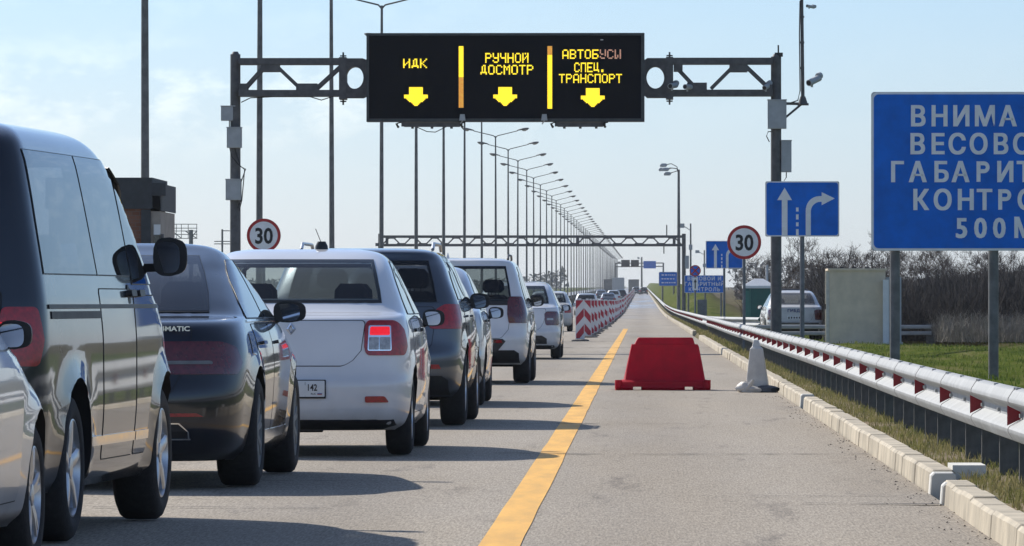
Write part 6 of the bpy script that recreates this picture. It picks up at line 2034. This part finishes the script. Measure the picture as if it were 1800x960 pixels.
for s, h in ((21, 7.2), (22, 6.2), (23, 8.2), (24, 5.4), (25, 6.8)):
    tr, tw = bare_tree(s, h)
    root = empty('bare_tree', (0, 0, 0), 0, 'x', 'tree', 'bare trees')
    tr.build('trunk', M_bark, root, smooth=60); tw.build('crown', M_twig, root, smooth=60)
    kinds.append(root)
# (photo x of the trunk, depth, wanted top y, kind)
TR = [(1345, 300, 440, 0), (1378, 285, 430, 1), (1412, 300, 452, 3), (1440, 290, 428, 2), (1468, 310, 428, 0), (1497, 300, 420, 4), (1520, 285, 424, 1), (1548, 300, 440, 3), (1585, 290, 424, 2), (1612, 300, 432, 0),
      (1638, 285, 420, 4), (1668, 295, 440, 1), (1694, 280, 418, 2), (1722, 300, 440, 3), (1752, 285, 432, 0), (1778, 290, 424, 4), (1805, 300, 430, 1), (1840, 290, 428, 2), (1362, 420, 455, 2), (1400, 430, 455, 0), (1322, 440, 465, 4),
      (1560, 420, 445, 1), (1660, 410, 440, 0), (1480, 400, 440, 3), (1740, 400, 446, 2)]
used = set(); rt = random.Random(8)
near = ['leaning', 'slender', 'broad', 'small', 'tall']
for i, (px, Y, top, kd) in enumerate(TR):
    proto = kinds[kd]
    o = proto if kd not in used else copy_tree(proto); used.add(kd)
    x = (px - VX)*Y/F; gz = zr(Y) + .05
    h0 = {0: 7.2, 1: 6.2, 2: 8.2, 3: 5.4, 4: 6.8}[kd]*1.0
    want = H + (VY - top)*Y/F - gz
    o.location = (x, Y, gz); s = want / h0 * 0.95
    o.scale = (s*1.05, s*1.05, s); o.rotation_euler = (0, 0, rt.uniform(0, 6.28))
    if px < 1456: lab = 'leafless winter tree showing above the thicket between toilet cabin and beige booth'
    elif px < 1600: lab = 'leafless winter tree behind the beige booth and left sign post'
    else: lab = 'leafless winter tree in the thicket under the big blue sign'
    o['label'] = lab
    o['group'] = {'l': 'bare trees'}.get('x', 'bare trees ' + ('near the toilet cabin' if px < 1456 else 'behind the booth' if px < 1600 else 'under the big sign'))
# dense thicket as one mass: fans of thin twigs
def thicket(name, n, x0, x1, y0, y1, hfun, m, label, w=.012, seed=1, hw=1.0):
    rr = random.Random(seed); vs = []; fs = []
    for i in range(n):
        x = rr.uniform(x0, x1); y = rr.uniform(y0, y1); H_ = hfun(x, y) * rr.uniform(.55, 1.05)
        z = zr(y)
        p = Vector((x, y, z - .05)); d = Vector((rr.gauss(0, .16), rr.gauss(0, .16), 1)).normalized(); L = H_/3
        for sgm in range(3):
            q_ = p + d*L; ww = w*(1 - sgm*.25)*hw; a = rr.uniform(0, PI); dx = Vector((math.cos(a)*ww, math.sin(a)*ww, 0))
            k = len(vs); vs += [tuple(p - dx), tuple(p + dx), tuple(q_ + dx*.8), tuple(q_ - dx*.8)]; fs.append((k, k+1, k+2, k+3))
            for t in range(3):
                b0 = p.lerp(q_, rr.random()); e = b0 + Vector((rr.gauss(0, .30), rr.gauss(0, .3), rr.uniform(.05, .5)))*min(1.2, H_/2.4)
                k = len(vs); vs += [tuple(b0 - dx*.5), tuple(b0 + dx*.5), tuple(e)]; fs.append((k, k+1, k+2))
                e2 = b0.lerp(e, .5) + Vector((rr.gauss(0, .22), rr.gauss(0, .2), rr.uniform(.0, .35)))
                mm = b0.lerp(e, .5); k = len(vs); vs += [tuple(mm - dx*.4), tuple(mm + dx*.4), tuple(e2)]; fs.append((k, k+1, k+2))
            p = q_; d = (d + Vector((rr.gauss(0, .22), rr.gauss(0, .22), .05))).normalized()
    me = bpy.data.meshes.new(name); me.from_pydata(vs, [], fs); me.materials.append(m)
    o = bpy.data.objects.new(name, me); col.objects.link(o); tag(o, label, 'thicket', kind='stuff')
def hf(x, y): return 2.2 + .5*math.sin(x*.9) + .35*math.sin(x*2.3 + 1)
thicket('thicket', 15000, 5.9, 18, 186, 206, lambda x, y: 1.75 + .25*math.sin(x*1.3) + .2*math.sin(x*3.3 + 1) + (y - 186)*.02, M_shrub, 'dense dark mass of leafless shrubs behind the lawn and booth', w=.014, seed=3)
thicket('thicket', 1700, 8.6, 18, 180, 186, lambda x, y: .85, M_stems, 'paler thin stems along the foot of the thicket', w=.012, seed=5)
def hf2(x, y): return 2.7 + .8*math.sin(x*.5) + .5*math.sin(x*1.3 + 1)
thicket('thicket', 9000, 4.6, 26, 262, 285, lambda x, y: hf(x, y) - .1, M_twig, 'brown-grey brushwood rising behind the darker front shrubs', w=.022, seed=4)

# far field woods: low irregular masses on the horizon, left and right
M_wood = mat('far_wood', (0.10, 0.10, 0.095), 0.95, noise=0.25, nscale=0.05)
def far_wood(name, x0, x1, Y, h, n, label, seed, m=None):
    rr = random.Random(seed); vs = []; fs = []
    zb = zr(Y)
    for i in range(n):
        x = rr.uniform(x0, x1); y = Y + rr.uniform(-1, 1)*Y*.04
        env = h*(.55 + .3*math.sin(x*.021 + seed) + .2*math.sin(x*.07 + 2*seed))
        z = zb + rr.random()**.8 * max(.3*h, env)
        s = h*rr.uniform(.05, .15)
        a = [Vector((rr.gauss(0, 1), rr.gauss(0, 1), rr.gauss(0, .8))).normalized()*s for _ in range(3)]
        k = len(vs); c = Vector((x, y, z)); vs += [tuple(c + a[0]), tuple(c + a[1]), tuple(c + a[2])]; fs.append((k, k+1, k+2))
    me = bpy.data.meshes.new(name); me.from_pydata(vs, [], fs); me.materials.append(m or M_wood)
    o = bpy.data.objects.new(name, me); col.objects.link(o); tag(o, label, 'wood', kind='stuff')
far_wood('far_wood', -420, -28, 2300, 11, 9000, 'low hazy tree belt on the left horizon behind the lamp posts', 1)
far_wood('far_wood', 32, 420, 2200, 13, 9000, 'hazy grey wood on the right horizon', 2)
far_wood('far_wood', 14, 120, 900, 6, 9000, 'brown hedge line crossing behind the distant signs on the right', 5, M_twig)
far_wood('far_wood', -38, -19, 620, 4.2, 1800, 'faint leafless bushes showing above the white and grey cars', 7, M_twig)
for kx, (px, top, Y) in enumerate(((903, 478, 900), (845, 440, 700))):
    pass

# ================================================================== vehicles
def put(S, name, label, cat, d_axle, x_right_tyre, yaw=0.0, z=None, group=None, shrink=None):
    """rear axle depth and outer right tyre face -> place"""
    ay = S['wheels'][0][0]; hw = S['wheels'][0][2] + S['wheels'][0][3]/2
    c, s = math.cos(yaw), math.sin(yaw)
    # world = loc + Rz(yaw) * local ; want local (hw, ay) -> (x_right_tyre, d_axle)
    lx = x_right_tyre - (hw*c - ay*s); ly = d_axle - (hw*s + ay*c)
    zz_ = zr(d_axle) if z is None else z
    return make_car(S, name, label, cat, (lx, ly, zz_ + .004), yaw, group)

vr, vs_ = put(van_spec(), 'van', 'dark graphite passenger van at the left edge, the nearest vehicle seen almost whole', 'van', 29.3, -2.66, R(-3.6))
er, es_ = put(exec_spec(), 'car', 'glossy black saloon between the dark van and the white saloon', 'car', 38.2, -2.33, R(-1.3))
text_mesh('badge_text', '4MATIC', .040, M_chrome, er, (.405, es_.rear(.94, es_.phi_x(.94, .48), 1).y - .006, .950), depth=.004, bold=.0012, sx=1.25, rot=(PI/2, 0, R(7)))
lg, ls_ = put(logan_spec(), 'car', 'white saloon with a lit red tail light and plate ending 142 RUS', 'car', 46.0, -1.685, R(-.5))
# plate lettering, only the end that can be read
py_ = ls_.rear(.49, 0, 1).y - .020
text_mesh('plate_number', '142', .066, M_blk, lg, (.120, py_ + .004, .482), depth=.001, bold=.001, sx=.78)
text_mesh('plate_country', 'RUS', .020, M_blk, lg, (.150, py_ + .006, .452), depth=.001, sx=1.0)
for i, (c_, z_) in enumerate((((.6, .6, .6), .4645), ((.02, .06, .3), .4600), ((.4, .02, .02), .4555))):
    mb = MB(); mb.box((.198, py_ + .003, z_ - .0022), (.232, py_ + .006, z_ + .0022)); mb.build('plate_flag', mat('flag_%d' % i, c_, .5, noise=.05), lg)
mb = MB(); mb.box((.108, py_ + .0055, .441), (.1105, py_ + .008, .544)); mb.build('plate_divider', M_blk, lg)
mb = MB()
ey = ls_.rear(.925, 0, 1).y - .006
o_ = [(0, .052), (.036, 0), (0, -.052), (-.036, 0)]; i_ = [(0, .022), (.013, 0), (0, -.022), (-.013, 0)]
vsx = [(x, ey, .925 + z) for x, z in o_] + [(x*.62, ey - .012, .925 + z*.62) for x, z in o_] + [(x, ey - .004, .925 + z) for x, z in i_]
mb.add(vsx, [(k, (k+1)%4, 4 + (k+1)%4, 4 + k) for k in range(4)] + [(4 + k, 4 + (k+1)%4, 8 + (k+1)%4, 8 + k) for k in range(4)])
mb.build('emblem', M_chrome, lg)
# magnetic aerial on its roof, parcel shelf light
mb = MB(); mb.loft([rrect(.13, 1.62, .05, .05, 1.50, .9), rrect(.13, 1.62, .047, .047, 1.54, .9), rrect(.13, 1.62, .03, .03, 1.575, .9)]); mb.build('aerial_base', M_black, lg, smooth=50)
mb = MB(); mb.tube([(.125, 1.62, 1.57), (.085, 1.62, 1.67)], .003, 5); mb.build('aerial', M_black, lg)
mb = MB(); mb.loft([rrect(0, .98, .13, .03, 1.10, .3), rrect(0, .98, .11, .025, 1.135, .5)]); hb = mb.build('high_brake_light_housing', M_black, lg)
mb = MB(); mb.box((-.03, .945, 1.108), (.03, .95, 1.126)); mb.build('high_brake_light', M_brake, hb)

S = suv_spec(P_gray, tall=-.045)
S['patches'] += [('tail_light', 'wrap', [(.88, .64, .42), (.96, .62, .52), (1.06, .70, .56), (1.10, .76, .50)], M_tail, True, dict(off=.010, depth=.03, rnd=.02)),
                 ('reflector', 'rear', [(.52, .44, .74), (.56, .44, .72)], M_tail, True, dict(off=.010)),
                 ('number_plate', 'rear', [(.66, -.26, .26), (.77, -.26, .26)], M_plate, False, dict(off=.010))]
cr, cs_ = put(S, 'car', 'dark grey sport utility car with roof rails ahead of the white saloon', 'car', 57.0, -1.60, R(-.8))
def wiper(root, sh_, z0):
    mb = MB(); pts = []
    for t in np.linspace(0, 1, 8):
        x = .02 + .40*t; z = z0 + .03 + .05*t; q = sh_.rear(z, sh_.phi_x(z, x), 1); pts.append((x, q.y - .022, z))
    mb.tube(pts, .008, 5); mb.loft([rrect(0, sh_.rear(z0, 0, 1).y - .02, .03, .025, z0 - .01, .8), rrect(0, sh_.rear(z0, 0, 1).y - .02, .03, .025, z0 + .03, .8)])
    mb.build('rear_wiper', M_black, root)
wiper(cr, cs_, 1.13)
roof_rails(cr, cs_, 1.61, 1.0, 2.6, .60, M_alloy)
S = sedan_spec(P_silver, .30)
S['patches'] += [('tail_light', 'wrap', [(.66, .60, .35), (.90, .60, .35)], M_tail, True, dict(off=.010, depth=.03, rnd=.03))]
S['patches'] = S['patches'][:-1] + [('lower_bumper', 'rear', [(0.24, -.84, .84), (.5, -.84, .84), (.62, -.80, .80)], M_black, False, dict(off=.01))]
put(S, 'car', 'silver car mostly hidden between the dark grey and white sport utility cars', 'car', 68.0, -1.71, R(-.2))
S = suv_spec(P_white2, tall=.07)
S['patches'] += [('tail_light', 'wrap', [(.83, .66, .36), (.95, .64, .42), (1.12, .64, .44), (1.19, .66, .40)], M_taildark, True, dict(off=.012, depth=.03, rnd=.02)),
                 ('boot_band', 'rear', [(1.075, -.64, .64), (1.13, -.64, .64)], M_black, False, dict(off=.010)),
                 ('lower_valance', 'rear', [(.46, -.52, .52), (.58, -.62, .62), (.615, -.58, .58)], M_black, False, dict(off=.008)),
                 ('reflector', 'rear', [(.56, .15, .58), (.60, .15, .56)], M_taildark, True, dict(off=.013)),
                 ('number_plate', 'rear', [(.74, -.26, .26), (.85, -.26, .26)], M_plate, False, dict(off=.010))]
S['glass_rear'] = G_mid
wr_, wsx = put(S, 'car', 'tall white sport utility car with dark rear window and red side lamps', 'car', 86.3, -1.54, R(-.6))
mb = MB(); mb.loft([[Vector((x, y, 1.69 + z)) for x, y, z in ((-.25, .75, 0), (-.19, .75, 0), (-.20, 1.05, 0), (-.24, 1.05, 0))], [Vector((x, y, 1.80)) for x, y in ((-.222, .80), (-.218, .80), (-.218, .88), (-.222, .88))]]); mb.build('roof_fin', P_white2, wr_)
wiper(wr_, wsx, 1.13)
roof_rails(wr_, wsx, 1.72, 1.0, 2.6, .60, M_black)
S = sedan_spec(P_white2, .295)
S['patches'] += [('tail_light', 'wrap', [(.66, .60, .34), (.72, .585, .38), (.88, .57, .38), (.93, .60, .34)], M_taildark, True, dict(off=.010, depth=.03, rnd=.03)),
                 ('reversing_light', 'rear', [(.76, .62, .74), (.80, .62, .74)], M_clear, True, dict(off=.014, depth=.01)),
                 ('black_bumper_insert', 'rear', [(.30, -.62, .62), (.40, -.62, .62), (.46, -.52, .52)], M_black, False, dict(off=.008)),
                 ('number_plate', 'rear', [(.60, -.26, .26), (.70, -.26, .26)], M_plate, False, dict(off=.010))]
put(S, 'car', 'white saloon farther ahead, just left of the first delineator panels', 'car', 123.0, -1.60, R(-.4))
# nose of a silver car at the left edge
S = sedan_spec(P_silver, .31)
S['gap'] = .045
_r = S['rows']
for _i, _yf in ((5, 4.20), (6, 3.85), (7, 3.50), (8, 3.25), (9, 3.12)):
    _r[_i] = (_r[_i][0], _r[_i][1], _yf) + _r[_i][3:]
S['mirror'] = (0.865, 2.72, 0.99, 0.070, 0.060)
ax = S['wheels'][1][0]
put(S, 'car', 'silver car at the lower left corner with only its front wing showing', 'car', 26.35 - ax + .83, -2.655, R(-2.2))

# farther cars in the queue (small in the picture)
def small(kind, paint_m, label, d, xr, yaw=0, lights=True):
    S = sedan_spec(paint_m) if kind == 'sedan' else (suv_spec(paint_m) if kind == 'suv' else van_spec())
    S['paint'] = paint_m
    S['detail'] = 0 if d > 300 else 1
    S['panels'] = []; S['patches'] = [('tail_light', 'wrap', [(.70, .60, .36), (.92, .60, .36)], M_tail, True, dict(off=.010, depth=.03)),
                                      ('number_plate', 'rear', [(.60, -.26, .26), (.70, -.26, .26)], M_plate, False, dict(off=.010))]
    S['sub'] = 3; S['ny'] = 10
    if d > 300:
        S['gap'] = .05; S['detail'] = 0
    return put(S, 'car', label, 'car', d, xr, yaw)
small('sedan', P_oldwhite, 'small white saloon half hidden behind the first delineator panel', 235, -2.62)
small('suv', P_white2, 'white off-roader whose roof rises above the delineator line', 470, -3.25)
small('sedan', P_gray, 'dark grey saloon behind the delineator line, right of the white off-roader', 690, -2.85)
small('suv', P_white2, 'distant white car with dark glass beyond the delineator line', 800, -2.70)
small('suv', P_black, 'distant black car touching the right of the far white car', 870, -2.05)
small('sedan', P_blue, 'distant dark blue car left of the far white car roof', 960, -5.4)
small('suv', P_black, 'far dark car coming down the shoulder lane near the horizon', 1380, 1.35)
small('suv', P_gray, 'far grey car beside the dark one in the lane near the horizon', 1400, 3.2 - 3.6)

def lorry(label, x, Y, w, h, L, m, m2):
    root = empty('lorry', (x, Y, zr(Y) + .01), 0, label, 'lorry')
    mb = MB(); mb.box((-w/2, 0, .95), (w/2, L, h)); mb.build('cargo_box', m, root, bevel=.03)
    mb = MB()
    for sx in (-1, 1): mb.box((sx*.0 + (-w/2 + .05 if sx < 0 else .02), -.03, 1.05), (-.02 if sx < 0 else w/2 - .05, -.002, h - .1))
    mb.build('rear_door', m, root)
    mb = MB(); mb.box((-w/2 + .15, L + .3, .7), (w/2 - .15, L + 2.2, h - .5)); mb.box((-w/2 + .3, .2, .6), (w/2 - .3, L + 2.0, .94)); mb.build('cab', m2, root, bevel=.05)
    mb = MB(); mb.box((-w/2 + .02, -.06, .55), (w/2 - .02, .02, .75)); mb.build('bumper', M_steel, root)
    for y_ in (1.2, 2.5, L + 1.2):
        for sx in (-1, 1):
            mb = MB(); mb.tube([(sx*(w/2 - .35), y_, .5), (sx*(w/2 - .02), y_, .5)], .5, 18); mb.build('wheel', M_rubber, root, smooth=40)
    for sx in (-1, 1):
        mb = MB(); mb.box((sx*(w/2 - .2) - .12, -.09, .60), (sx*(w/2 - .2) + .12, -.061, .72)); mb.build('tail_light', M_tail, root)
lorry('dark lorry far ahead in the queue beside the end of the delineator line', -1.2 - .7, 1480, 2.5, 3.4, 8, M_steel, P_blue)
lorry('grey lorry on the opposite carriageway near the horizon', -10.8 + 5.8, 1330, 2.6, 3.7, 9, M_box, P_gray)
lorry('second grey lorry behind the first one near the horizon', -13.2 + 5.8, 1420, 2.5, 3.4, 9, M_steel, P_gray)

# white patrol saloon parked on the right behind the gantry post
S = sedan_spec(P_oldwhite, .31)
S['patches'] += [('tail_light', 'wrap', [(.62, .62, .34), (.90, .60, .36), (.93, .64, .34)], M_taildark, True, dict(off=.010, depth=.03, rnd=.03)),
                 ('bumper_strip', 'rear', [(.50, -.84, .84), (.535, -.84, .84)], M_blk, False, dict(off=.010)),
                 ('lower_bumper', 'rear', [(.22, -.80, .80), (.36, -.82, .82)], M_black, False, dict(off=.008)),
                 ('number_plate', 'rear', [(.63, -.26, .26), (.74, -.26, .26)], M_plate, False, dict(off=.012))]
S['glass_rear'] = glass('pale_glass', (0.75, 0.75, 0.72), dirt=.25)
a = at(1444, 530, 190)
pc, ps_ = put(S, 'car', 'white patrol saloon parked on the right between green cabin and beige booth', 'car', 190, a.x, R(2.5), z=ground_h(4.6, 190))
text_mesh('door_lettering', 'ГИБДД', .115, mat('lettering_blue', (.03, .05, .18), .5, noise=.05), pc, (0, ps_.rear(.88, 0, 1).y - .012, .86), depth=.002, align='CENTER', bold=.004, sx=1.1, space=1.15)
mb = MB(); yy_ = ps_.rear(.68, 0, 1).y - .017
for x_ in (-.2, -.12, -.04, .04, .12, .19): mb.box((x_ - .02, yy_, .65), (x_ + .02, yy_ + .003, .715))
mb.build('plate_marks', M_blk, pc)
mb = MB(); mb.loft([rrect(0, 1.75, .50, .09, 1.50, .4), rrect(0, 1.75, .50, .09, 1.545, .4), rrect(0, 1.75, .47, .07, 1.565, .4)]); mb.build('light_bar', M_steeldark, pc, smooth=50)

# ================================================================== haze
mb = MB(); mb.box((-3100, -400, -1.3), (3100, 6100, 26.0))
hz = mb.build('haze', bpy.data.materials.new('haze'))
hm = hz.data.materials[0]; hm.use_nodes = True; hm.node_tree.nodes.clear()
ho = hm.node_tree.nodes.new('ShaderNodeOutputMaterial'); pv = hm.node_tree.nodes.new('ShaderNodeVolumePrincipled')
pv.inputs['Color'].default_value = (0.92, 0.96, 1.0, 1); pv.inputs['Density'].default_value = 0.00008; pv.inputs['Anisotropy'].default_value = 0.4
hm.node_tree.links.new(pv.outputs[0], ho.inputs['Volume'])
tag(hz, 'thin pale spring haze over the road', 'haze', kind='stuff')
